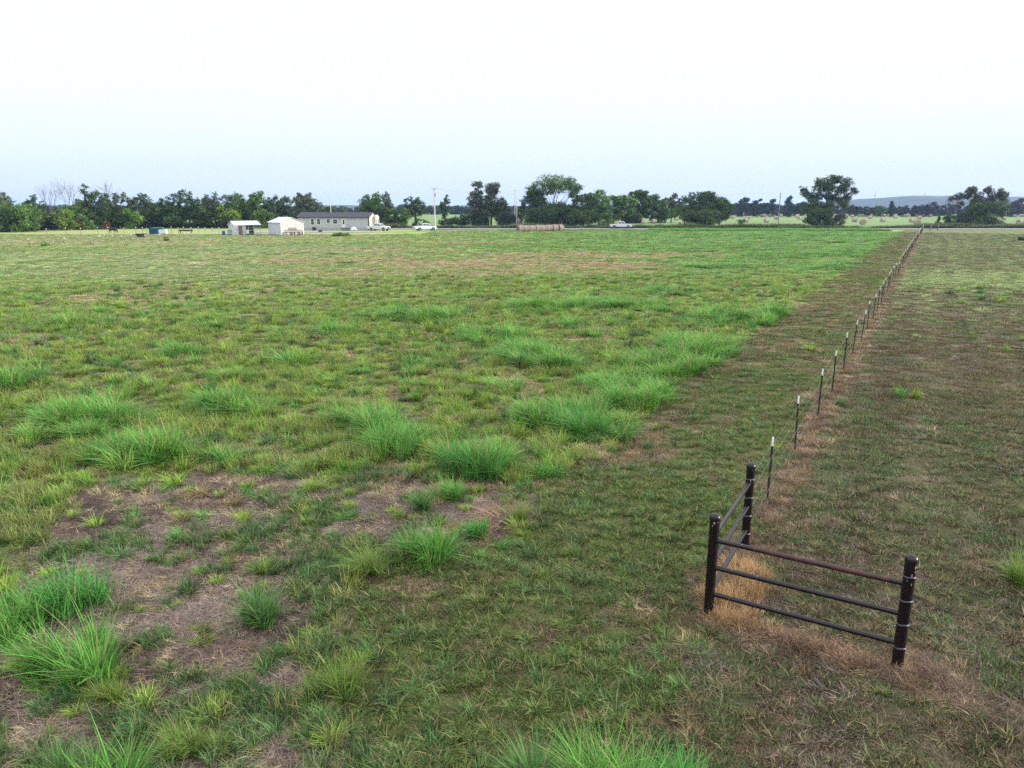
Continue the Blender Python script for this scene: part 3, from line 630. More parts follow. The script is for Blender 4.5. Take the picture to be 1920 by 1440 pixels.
# left pasture fences
def small_fence(label, pts, h, tips, wires=True, rr=.045, tipm=M_tip):
    o = gp(*pts[0]); f = empty('pasture_fence', (o[0], o[1], 0), 0, label, 'fence'); loc = []
    for k, p in enumerate(pts):
        q = gp(*p); x, y = q[0] - o[0], q[1] - o[1]; hh = h * rs.uniform(.93, 1.07); loc.append(Vector((x, y, hh)))
        b_ = MB(); b_.tube([Vector((x, y, -.05)), Vector((x + rs.gauss(0, .04), y, hh - .12))], rr, mat('fence_post_grey', (.16, .12, .11), .8), 6); c = b_.build('post', f)
        if tips: c_ = MB(); c_.box(x - .08, x + .08, y - .06, y + .06, hh - .16, hh, tipm); c_.build('insulator', c)
    if wires:
        for fz in (.35, .65, .9): b_ = MB(); b_.tube([Vector((p.x, p.y, p.z * fz)) for p in loc], .008, M_wire, 4); b_.build('wire', f)
small_fence('long near pasture fence on thin posts in front of the livestock pen', [(-60, 468), (-5, 465), (55, 462.3), (121.5, 459.2), (187, 455.4), (246.5, 452.3), (299, 451), (346, 449), (399, 447), (442, 445), (485, 444.7)], 1.2, True)
small_fence('pen fence of many white tipped posts along the foot of the woods', [(88, 441), (124, 440), (152, 439.5), (184, 439), (203, 438.8), (233, 438.6), (255.6, 438.6), (268, 438.6), (276, 438.6), (322, 437.5), (335, 438), (345, 438), (359, 438), (373, 438), (385, 438.4), (398.6, 438.6), (411, 438.8)], 1.45, True)
small_fence('low electric fence on short white posts across the pasture', [(196, 446.5), (211, 448), (228, 450), (272, 447.5), (302, 445), (330, 444), (352, 443)], .75, True, rr=.02)

# ------------------------------------------------------------------ pasture things
def place(px, py): p = gp(px, py); return Vector((p[0], p[1], 0))
M_dark = mat('dark_plastic', (.03, .022, .025), .7, .1, 8)
# stock trough
p = place(264.5, 444.5); tr = empty('stock_trough', p, 0, 'dark flared round feed trough standing in the dry pasture', 'feed trough')
b_ = MB(); V = []; n = 24
for r_, z in ((.72, 0), (.80, .3), (1.04, .62), (1.04, .66), (.96, .66), (.70, .08)):
    V += [(r_ * math.cos(2 * math.pi * k / n), r_ * math.sin(2 * math.pi * k / n), z) for k in range(n)]
b_.add(V, [(i * n + k, i * n + (k + 1) % n, (i + 1) * n + (k + 1) % n, (i + 1) * n + k) for i in range(5) for k in range(n)] + [tuple(range(n)), tuple(range(5 * n, 6 * n))], M_dark)
b_.build('basin', tr); b_ = MB(); b_.tube([(1.05 * math.cos(a), 1.05 * math.sin(a), .66) for a in np.linspace(0, 2 * math.pi, 25)], .03, M_dark, 6); b_.build('rim', tr)
# teal bin and white tank
M_teal = mat('teal_metal', (.02, .16, .15), .5, .15, 3); M_blue = mat('deep_blue_metal', (.012, .055, .16), .5, .15, 3); M_wp = mat('white_plastic', (.66, .66, .70), .5, .06, 3)
p = place(295, 438.8); bn_ = empty('feed_bin', p, R(12), 'teal lidded livestock bin with a dark blue end beside the white tank', 'bin')
b_ = MB(); b_.box(-1.5, .1, -.8, .8, .05, 1.2, M_blue)
for k in range(6): b_.box(-1.4 + k * .25, -1.36 + k * .25, -.83, -.803, .1, 1.15, M_blue)
b_.build('bin_body', bn_, bevel=.03)
b_ = MB(); b_.prism([(-1.65, 1.21), (-.9, 1.5), (1.3, 1.5), (1.3, 1.42), (.2, 1.21)], -.9, .9, M_teal); b_.build('lid', bn_)
b_ = MB(); b_.box(.11, 1.3, -.7, .85, .05, 1.40, M_teal)
for k in range(5): b_.box(.2 + k * .24, .25 + k * .24, -.73, -.703, .1, 1.38, M_teal)
b_.build('bin_panel', bn_)
p = place(306.5, 439.3); tk_ = empty('water_tank', p, 0, 'square white plastic water tank in front of the teal bin', 'tank')
b_ = MB(); b_.box(-.82, .82, -.5, .5, .12, 1.02, M_wp); b_.build('tank_body', tk_, True, bevel=.08); b_ = MB(); b_.tube([(0, 0, 1.02), (0, 0, 1.1)], .15, M_dark, 12); b_.build('lid', tk_)
b_ = MB(); b_.box(-.8, .8, -.5, .5, 0, .11, M_dark); b_.build('skid', tk_)
# feed bunk
p = place(349, 437); fb_ = empty('feed_bunk', p, 0, 'long dark feed bunk on legs inside the pen', 'feed bunk')
b_ = MB(); b_.prism([(-.3, .75), (-.2, .45), (.2, .45), (.3, .75), (.26, .75), (.17, .49), (-.17, .49), (-.26, .75)], -1.55, 1.55, M_dark, Matrix.Rotation(R(90), 4, 'Z')); b_.build('bunk_tray', fb_)
for x_ in (-1.3, 1.3):
    for y_ in (-.15, .15): b_ = MB(); b_.box(x_ - .04, x_ + .04, y_ - .04, y_ + .04, 0, .449, M_dark); b_.build('leg', fb_)
# barrel, hay ring
M_bb = mat('blue_barrel_plastic', (.02, .10, .34), .4, .08, 3)
p = place(419.5, 440.8); br_ = empty('barrel', p, 0, 'bright blue plastic barrel left of the open shelter', 'barrel')
b_ = MB(); b_.tube([(0, 0, 0), (0, 0, .05), (0, 0, .28), (0, 0, .3), (0, 0, .6), (0, 0, .62), (0, 0, .85), (0, 0, .9)], [.30, .34, .35, .37, .37, .35, .34, .30], M_bb, 20); b_.build('drum', br_, True)
b_ = MB(); b_.tube([(0, 0, .901), (0, 0, .93)], .29, M_bb, 20); b_.build('lid', br_)
M_ind = mat('indigo_metal', (.03, .03, .10), .5, .1, 5)
p = place(434, 440.6); hr = empty('hay_ring', p, R(30), 'dark indigo bent tube feeder ring leaning by the open shelter', 'feeder')
for z in (.2, .75, 1.1): b_ = MB(); b_.tube([(.75 * math.cos(a), .55 * math.sin(a), z + .15 * math.cos(a)) for a in np.linspace(0, 2 * math.pi, 21)], .045, M_ind, 6); b_.build('hoop', hr)
for k in range(8): a = 2 * math.pi * k / 8; b_ = MB(); b_.tube([(.75 * math.cos(a), .55 * math.sin(a), .05), (.75 * math.cos(a), .55 * math.sin(a), 1.1 + .15 * math.cos(a))], .03, M_ind, 5); b_.build('bar', hr)

# cow: one continuous skinned body
def skinned(name, verts, edges, radii, m, parent=None, sub=2):
    me = bpy.data.meshes.new(name); me.from_pydata(verts, edges, []); o = link(me, name, parent); me.materials.append(m)
    md = o.modifiers.new('skin', 'SKIN')
    for i, r_ in enumerate(radii): o.data.skin_vertices[0].data[i].radius = r_ if isinstance(r_, tuple) else (r_, r_)
    o.data.skin_vertices[0].data[0].use_root = True
    o.modifiers.new('sub', 'SUBSURF').levels = sub; o.modifiers['sub'].render_levels = sub
    return o
M_cow = mat('black_hide', (.008, .007, .008), .6, .1, 5)
p = place(212, 437.2); cw = empty('cow', p, R(-12), 'small black cow grazing with its head down in front of the woods', 'cow'); cw.scale = (.9, 1.15, .92)
v_ = [(-.75, 0, 1.12), (-.35, 0, 1.08), (.1, 0, 1.02), (.5, 0, 1.05), (.82, 0, 1.08), (1.12, 0, .85), (1.32, 0, .52), (1.42, 0, .28), (1.47, 0, .12)]; e_ = [(i, i + 1) for i in range(8)]
rd = [(.26, .30), (.32, .36), (.36, .40), (.33, .38), (.25, .30), (.16, .2), (.14, .15), (.10, .12), (.07, .08)]
def leg_(root, xs, ys, pts):
    global v_, e_, rd
    pr = root
    for (dx, z, r_) in pts: v_.append((xs + dx, ys, z)); rd.append((r_, r_)); e_.append((pr, len(v_) - 1)); pr = len(v_) - 1
for sy in (-.2, .2):
    leg_(0, -.72, sy, [(.08, .82, .15), (-.12, .5, .075), (-.06, .2, .05), (-.02, .04, .055)])
    leg_(3, .56, sy, [(0, .75, .13), (.03, .45, .075), (0, .2, .05), (.03, .04, .055)])
skinned('body', v_, e_, rd, M_cow, cw)
skinned('tail', [(-1.02, 0, 1.2), (-1.12, 0, .9), (-1.1, 0, .55), (-1.1, 0, .4)], [(0, 1), (1, 2), (2, 3)], [.035, .025, .03, .05], M_cow, cw, 1)
for sy in (-1, 1): skinned('ear', [(1.28, .12 * sy, .62), (1.22, .26 * sy, .60)], [(0, 1)], [.035, .05], M_cow, cw, 1)

# ------------------------------------------------------------------ buildings
M_white = mat('white_paint', (.66, .66, .64), .6, .03, 2); M_shedw = mat('shed_siding', (.48, .48, .475), .6, .04, 1.5); M_roofw = mat('pale_metal_roof_and_shade', (.50, .53, .60), .4, .04, 2)
M_shade = mat('grey_shade_siding', (.44, .445, .49), .7, .05, 1.2); M_roof = mat('charcoal_shingles', (.050, .050, .075), .9, .2, 4, bump=.3); M_glass = mat('window_glass', (.03, .04, .06), .08, .1, 2, spec=.8)  # grey siding carries the shade on the home's long front in its colour
M_cream = mat('sunlit_cream_siding', (.43, .41, .37), .7, .04, 1.5); M_wood = mat('weathered_wood', (.26, .19, .16), .85, .15, 5); M_skirt = mat('blue_grey_skirting', (.36, .37, .42), .8, .06, 3)  # cream siding carries the sunlight on the home's end wall in its colour
def siding(b_, x0, x1, y, z0, z1, m, step=.2, sgn=-1):           # lap siding: thin shadow-casting boards on a wall face
    z = z0
    while z < z1 - .02: b_.box(x0, x1, min(y, y + sgn * .012), max(y, y + sgn * .012), z + .02, min(z + step, z1), m); z += step
def window(parent, x, y, z0, z1, w_, ny=-1, axis='y', name='window', fm=None):
    b_ = MB(); fm = fm or M_white; t_ = .15
    f = [(-w_ / 2 - t_, -w_ / 2, z0 - t_, z1 + t_), (w_ / 2, w_ / 2 + t_, z0 - t_, z1 + t_), (-w_ / 2, w_ / 2, z1, z1 + t_), (-w_ / 2, w_ / 2, z0 - t_, z0), (-w_ / 2, w_ / 2, (z0 + z1) / 2 - .03, (z0 + z1) / 2 + .03)]
    for a0, a1, c0, c1 in f:
        if axis == 'y': b_.box(x + a0, x + a1, y + ny * .05 if ny < 0 else y, y if ny < 0 else y + .05, c0, c1, fm)
        else: b_.box(x if ny > 0 else x - .05, x + .05 if ny > 0 else x, y + a0, y + a1, c0, c1, fm)
    o = b_.build(name, parent); g_ = MB()
    if axis == 'y': g_.box(x - w_ / 2 + .001, x + w_ / 2 - .001, y + ny * .02 if ny < 0 else y + .003, y - .003 if ny < 0 else y + .02, z0 + .001, z1 - .001, M_glass)
    else: g_.box(x + .003 if ny > 0 else x - .02, x + .02 if ny > 0 else x - .003, y - w_ / 2 + .001, y + w_ / 2 - .001, z0 + .001, z1 - .001, M_glass)
    g_.build('pane', o); return o
# mobile home: origin at front right corner
pR = place(692, 432.2); D_ = pR.y; WL = 132 * mpp(D_) ; zE = zat(407.5, D_); DP = 8.2; zR = zE + 1.15
mh = empty('mobile_home', pR, R(-3), 'long mobile home with charcoal roof, shade grey front and sunlit cream end wall', 'house')
b_ = MB(); b_.box(-WL, -.002, 0, DP, .62, zE, M_shade); siding(b_, -WL, -.14, -.002, .75, zE - .1, M_shade); b_.build('wall', mh)
b_ = MB(); b_.prism([(0, .62), (0, zE), (DP / 2, zR - .1), (DP, zE), (DP, .62)], 0, .10, M_cream, Matrix(((0, 1, 0, 0), (1, 0, 0, 0), (0, 0, 1, 0), (0, 0, 0, 1)))); tag(b_.build('end_wall', mh), 'sunlit cream end wall')
b_ = MB(); b_.box(.101, .9, DP * .46, DP - .2, .3, zE - .05, M_cream); b_.prism([(DP * .46 - .1, zE - .049), (DP * .73, zE + .6), (DP - .1, zE - .049)], .101, 1.0, M_cream, Matrix(((0, 1, 0, 0), (1, 0, 0, 0), (0, 0, 1, 0), (0, 0, 0, 1)))); po = b_.build('entry_bay', mh)
window(po, .9, DP * .60, 1.5, 2.7, .8, 1, 'x'); window(po, .9, DP * .85, 1.5, 2.7, .8, 1, 'x')
b_ = MB(); b_.box(-WL + .03, -.03, .03, DP - .03, 0, .618, M_skirt)
for k in range(30): b_.box(-WL + .3 + k * WL / 31, -WL + .36 + k * WL / 31, .005, .029, .02, .6, M_skirt)
b_.build('skirting', mh)
b_ = MB(); ov = .4
for sgn in (0, 1):
    y0 = -ov if not sgn else DP + ov; z0 = zE - .08; V = [(-WL - .3, y0, z0), (.3, y0, z0), (.3, DP / 2, zR), (-WL - .3, DP / 2, zR)]; V += [(x, y, z + .14) for x, y, z in V]
    b_.add(V, [(0, 1, 2, 3), (4, 5, 6, 7), (0, 1, 5, 4), (1, 2, 6, 5), (0, 3, 7, 4), (2, 3, 7, 6)], M_roof)
rf = b_.build('roof', mh)
b_ = MB(); b_.box(-.14, .12, -.06, -.015, .1, zE - .1, M_dark); b_.build('corner_trim', mh)
b_ = MB(); b_.box(-WL * .63, -WL * .63 + .25, DP / 2 - .3, DP / 2, zR - .2, zR + .35, M_dark); b_.build('vent', rf)
for px_, w_, z0, z1 in ((587.5, .75, 1.5, 2.9), (599, .75, 1.6, 2.9), (617, .75, 1.9, 2.9), (630, 1.15, 1.75, 2.75)):
    window(mh, -(692 - px_) * mpp(D_), -.015, z0, z1, w_)
xd = -(692 - 645.5) * mpp(D_); b_ = MB(); b_.box(xd - .5, xd + .5, -.07, -.016, .75, 2.95, M_white); dr = b_.build('door', mh); b_ = MB()
b_.box(xd - .2, xd + .22, -.085, -.071, 1.6, 2.7, M_glass); b_.build('pane', dr); b_ = MB(); b_.box(xd + .36, xd + .42, -.12, -.071, 1.7, 1.78, M_dark); b_.build('handle', dr)
b_ = MB(); b_.box(-(692 - 638) * mpp(D_) - .06, -(692 - 638) * mpp(D_) + .06, -.1, -.016, 2.75, 2.95, M_dark); b_.build('porch_light', mh)
# things along the house
def near_house(px, dy=-1.2): return Vector((xat(px, D_ + dy), D_ + dy, 0))
p = near_house(589.5); o = empty('air_conditioner', p, 0, 'dark air conditioning unit against the mobile home below its leftmost window', 'air conditioner')
b_ = MB(); b_.box(-.42, .42, -.42, .42, 0.05, .85, M_dark); 
for k in range(6): b_.box(-.43, .43, -.44, -.421, .12 + k * .11, .17 + k * .11, M_dark)
b_.build('casing', o, bevel=.02); b_ = MB(); b_.tube([(0, 0, .851), (0, 0, .9)], .34, M_ind, 20); b_.build('fan_grille', o); b_ = MB(); b_.box(-.5, .5, -.5, .5, 0, .049, M_skirt); b_.build('pad', o)
# deck
p = near_house(648, -1.3); o = empty('deck', p, 0, 'low dark wooden deck and steps under the front door', 'deck'); b_ = MB(); b_.box(-.95, .95, -1, 1, .55, .64, M_dark); b_.build('deck_boards', o)
for x_ in (-.85, .85):
    for y_ in (-.9, .9): b_ = MB(); b_.box(x_ - .05, x_ + .05, y_ - .05, y_ + .05, 0, .549, M_dark); b_.build('leg', o)
for k in range(2): b_ = MB(); b_.box(-.5, .5, -1.35 - .25 * k, -1.02 - .25 * k, .36 - .2 * k, .41 - .2 * k, M_dark); b_.build('step', o)
# white tarped boat
p = near_house(664, -1.5); o = empty('covered_boat', p, 0, 'small object under a rumpled white cover beside the deck', 'covered boat')
me_v = []; nU, nV = 20, 12
for i in range(nU + 1):
    for j in range(nV + 1):
        a = i / nU; c = j / nV * math.pi; prof = math.sin(a * math.pi) ** .5; z = (.35 + .55 * math.sin(c) ** .7 * (1 - .4 * abs(a - .4))) * prof + .06 * math.sin(a * 21 + c * 3)
        me_v.append((-1.0 + 2.0 * a, -.6 * math.cos(c) * prof, max(.02, z * math.sin(c) ** .4 + .12 * prof)))
b_ = MB(); b_.add(me_v, [(i * (nV + 1) + j, i * (nV + 1) + j + 1, (i + 1) * (nV + 1) + j + 1, (i + 1) * (nV + 1) + j) for i in range(nU) for j in range(nV)], M_wp); b_.build('cover', o, True)
b_ = MB(); b_.box(-.9, .9, -.4, .4, 0, .1, M_wood); b_.build('pallet', o)
# fire pit
p = place(601, 435.4); o = empty('fire_pit', p, 0, 'dark round fire pit ring on the lawn in front of the golf cart', 'fire pit')
b_ = MB(); V = []
for r_, z in ((.45, 0), (.47, .5), (.40, .5), (.38, .1)): V += [(r_ * math.cos(2 * math.pi * k / 16), r_ * math.sin(2 * math.pi * k / 16), z) for k in range(16)]
b_.add(V, [(i * 16 + k, i * 16 + (k + 1) % 16, (i + 1) * 16 + (k + 1) % 16, (i + 1) * 16 + k) for i in range(3) for k in range(16)] + [tuple(range(48, 64))], M_dark); b_.build('ring', o)
b_ = MB(); b_.tube([(-.2, -.2, .14), (.2, .2, .2)], .06, M_wood, 8); b_.tube([(-.2, .2, .2), (.2, -.2, .24)], .06, M_wood, 8); b_.build('logs', o)
# golf cart
M_gcb = mat('maroon_body', (.05, .02, .03), .35, .1, 3, spec=.5); M_tyre = mat('tyre_rubber', (.012, .012, .013), .8, .1, 20); M_rim = mat('wheel_rim', (.35, .35, .37), .35, .1, 9, metal=.7)
def wheel(parent, x, y, r_, wd, rim=.6):
    b_ = MB(); n = 20; V = []
    prof = [(r_ * .55, -wd / 2), (r_ * .93, -wd / 2), (r_, -wd * .3), (r_, wd * .3), (r_ * .93, wd / 2), (r_ * .55, wd / 2)]
    for rr, yy in prof: V += [(rr * math.cos(2 * math.pi * k / n), yy, rr * math.sin(2 * math.pi * k / n)) for k in range(n)]
    m_ = len(prof); b_.add(V, [(i * n + k, i * n + (k + 1) % n, ((i + 1) % m_) * n + (k + 1) % n, ((i + 1) % m_) * n + k) for i in range(m_) for k in range(n)], M_tyre)
    o = b_.build('wheel', parent, True); o.location = (x, y, r_)
    c = MB(); c.tube([(0, -wd * .42, 0), (0, wd * .42, 0)], r_ * .56, M_rim, 16); c.tube([(0, -wd * .5, 0), (0, wd * .5, 0)], r_ * .18, M_dark, 10); c.build('rim', o); return o
p = place(618.5, 430.9); o = empty('golf_cart', p, R(-80), 'maroon golf cart with a pale canopy roof parked facing the field', 'golf cart')
b_ = MB(); b_.prism([(-1.15, .3), (-1.15, .75), (-.35, .8), (-.3, .45), (.45, .42), (.7, .85), (1.0, .8), (1.2, .55), (1.2, .3)], -.58, .58, M_gcb); b_.build('body', o, bevel=.03)
b_ = MB(); b_.box(-.75, -.25, -.52, .52, .81, .93, M_dark); b_.box(-.85, -.72, -.52, .52, .94, 1.35, M_dark); b_.build('seat', o, bevel=.03)
for x_, xt in ((-.95, -.85), (.75, .45)):
    for y_ in (-.52, .52): b_ = MB(); b_.tube([(x_, y_, .75), (xt, y_, 1.86)], .02, M_dark, 6); b_.build('canopy_post', o)
b_ = MB(); b_.box(-1.0, .62, -.62, .62, 1.865, 1.94, M_cream); b_.build('canopy', o, bevel=.03)
b_ = MB(); b_.add([(.70, -.5, .9), (.70, .5, .9), (.5, .5, 1.5), (.5, -.5, 1.5)], [(0, 1, 2, 3)], M_glass); b_.build('windshield', o)
for x_ in (-.8, .8):
    for y_ in (-.55, .55): wheel(o, x_, y_, .25, .2)
for y_ in (-.4, .4): b_ = MB(); b_.tube([(1.19, y_, .62), (1.215, y_, .62)], .06, M_white, 10); b_.build('headlight', o)

# white shed with gable front
def gable(name, label, corner_px, rz, W_, L_, zE_, zR_, mf_, ms_, mr_, ov=.15):
    """origin at the near corner; local +x along the front, +y along the side"""
    p = place(*corner_px); o = empty(name, p, rz, label, 'shed'); return o, p
p = place(527.5, 441.5); Dn = p.y; rz = R(41)
sh = empty('shed', p, rz, 'white portable shed with a pale roof and lit gable end beside the open shelter', 'shed')
W_, L_ = 5.2, 6.4; zE_, zR_ = zat(417.5, Dn), zat(417.5, Dn) + 1.0
b_ = MB(); b_.prism([(0, .12), (W_, .12), (W_, zE_), (W_ / 2, zR_), (0, zE_)], 0, .08, M_shedw)
for k in range(1, 26): b_.box(k * .2, k * .2 + .02, -.012, -.001, .14, zE_ - .05, M_shedw)
b_.build('gable_wall', sh)
b_ = MB(); b_.box(0, .08, .081, L_, .12, zE_, M_roofw); b_.box(W_ - .08, W_, .081, L_, .12, zE_, M_shedw); b_.box(.081, W_ - .081, L_ - .08, L_, .12, zE_, M_shedw)  # near side wall takes the bluer roof tone, its shade put into the colour
for k in range(1, 20): b_.box(-.014, -.001, .1 + k * .3, .13 + k * .3, .14, zE_ - .05, M_roofw)
b_.build('wall', sh)
b_ = MB()
for sgn in (0, 1):
    x0 = -.25 if not sgn else W_ + .25; z0 = zE_ - .06; V = [(x0, -.2, z0), (x0, L_ + .2, z0), (W_ / 2, L_ + .2, zR_ + .03), (W_ / 2, -.2, zR_ + .03)]; V += [(x, y, z + .07) for x, y, z in V]
    b_.add(V, [(0, 1, 2, 3), (4, 5, 6, 7), (0, 1, 5, 4), (1, 2, 6, 5), (0, 3, 7, 4), (2, 3, 7, 6)], M_roofw)
b_.build('roof', sh)
b_ = MB(); 
for x_ in (.1, W_ / 2 - .1, W_ - .3): b_.box(x_, x_ + .2, .1, L_ - .1, 0, .119, M_wood)
b_.build('skid', sh)
for x_ in (0, W_ - .12): b_ = MB(); b_.box(x_ - .02, x_ + .14, -.035, -.013, .12, zE_ - .03, M_white); b_.build('corner_trim', sh)
for x_ in (1.55, 3.3): b_ = MB(); b_.box(x_, x_ + .45, -.05, -.014, 2.05, 2.3, M_shade); b_.build('vent', sh)
# shelf and ladder leaning on the gable wall
o = empty('ladder', p, rz, 'aluminium ladder hung sideways on the shed gable wall', 'ladder')
for z in (1.15, 1.5): b_ = MB(); b_.box(1.6, 3.6, -.12, -.08, z, z + .06, M_dark); b_.build('ladder_rail', o)
for k in range(8): b_ = MB(); b_.tube([(1.7 + k * .25, -.1, 1.211), (1.85 + k * .22, -.1, 1.499)], .02, M_dark, 5); b_.build('rung', o)
o = empty('bench', p, rz, 'long grey slatted bench standing along the shed gable wall', 'bench')
b_ = MB()
for k in range(3): b_.box(.8, 4.8, -.75 + k * .2, -.6 + k * .2, .72, .77, M_wood)
b_.build('seat', o); b_ = MB(); b_.box(.8, 4.8, -.16, -.13, .95, 1.1, M_wood); b_.build('backrest', o)
for x_ in (.9, 2.8, 4.6): b_ = MB(); b_.box(x_, x_ + .08, -.7, -.2, 0, .719, M_wood); b_.build('leg', o)
o = empty('bar_gate', p + Matrix.Rotation(rz, 3, 'Z') @ Vector((-.25, 2.6, 0)), rz, 'curved white tube gate leaning on the shaded side of the shed', 'gate')
b_ = MB(); b_.tube([(0, -1.2, 0), (.0, -1.1, 1.1), (.05, -.7, 1.7), (.08, 0, 1.85), (.1, .6, 1.6)], .035, M_white, 8); b_.build('tube_frame', o, True)
# open fronted shelter
p = place(441.5, 441.2); Dn = p.y; rz = R(43)
st_ = empty('open_shelter', p, rz, 'white metal livestock shelter with pale roof and wire front on the right half', 'shelter')
W_, L_ = 5.7, 3.4; zE_ = zat(422.5, Dn); zR_ = zE_ + .75
b_ = MB(); b_.prism([(0, .05), (0, zE_), (L_ / 2, zR_), (L_, zE_), (L_, .05)], 0, .05, M_roofw, Matrix(((0, 1, 0, 0), (1, 0, 0, 0), (0, 0, 1, 0), (0, 0, 0, 1)))); b_.box(0.051, W_, L_ - .05, L_, .05, zE_ - .02, M_dark); b_.build('wall', st_)  # gable in the bluish roof tone, coloured as it looks in shade
b_ = MB(); b_.box(.051, .75, 0, .05, .05, zE_, M_shedw); b_.box(1.65, 2.35, 0, .05, .05, zE_, M_shedw); b_.build('front_panel', st_)
b_ = MB(); b_.box(.76, 1.64, .01, .06, .05, zE_ - .05, M_wood)
for k in range(6): b_.box(.78 + k * .145, .80 + k * .145, -.004, .009, .1, zE_ - .1, M_dark)
b_.build('door', st_)
b_ = MB()
for sgn in (0, 1):
    y0 = -.25 if not sgn else L_ + .25; z0 = zE_ - .02; V = [(-.2, y0, z0), (W_ + .2, y0, z0), (W_ + .2, L_ / 2, zR_ + .08), (-.2, L_ / 2, zR_ + .08)]; V += [(x, y, z + .06) for x, y, z in V]
    b_.add(V, [(0, 1, 2, 3), (4, 5, 6, 7), (0, 1, 5, 4), (1, 2, 6, 5), (0, 3, 7, 4), (2, 3, 7, 6)], M_roofw)
b_.build('roof', st_)
for x_, y_ in ((2.4, .0), (3.0, 0), (5.6, 0), (5.6, L_ - .1), (4.2, 0)): b_ = MB(); b_.box(x_, x_ + .08, y_, y_ + .08, 0, zE_ - .03, M_shade); b_.build('post', st_)
b_ = MB(); b_.box(2.5, 5.6, .01, .06, .95, 1.05, M_shade); b_.box(2.5, 5.6, .01, .06, zE_ - .5, zE_ - .45, M_shade); b_.box(2.5, 5.6, .01, .06, .3, .36, M_shade)
for k in range(16): b_.box(2.55 + k * .19, 2.56 + k * .19, .02, .03, .3, zE_ - .45, M_shade)
b_.build('wire_panel', st_)
b_ = MB(); b_.box(2.36, 2.95, -.3, -.02, .3, 1.1, M_white); b_.build('white_box', st_)

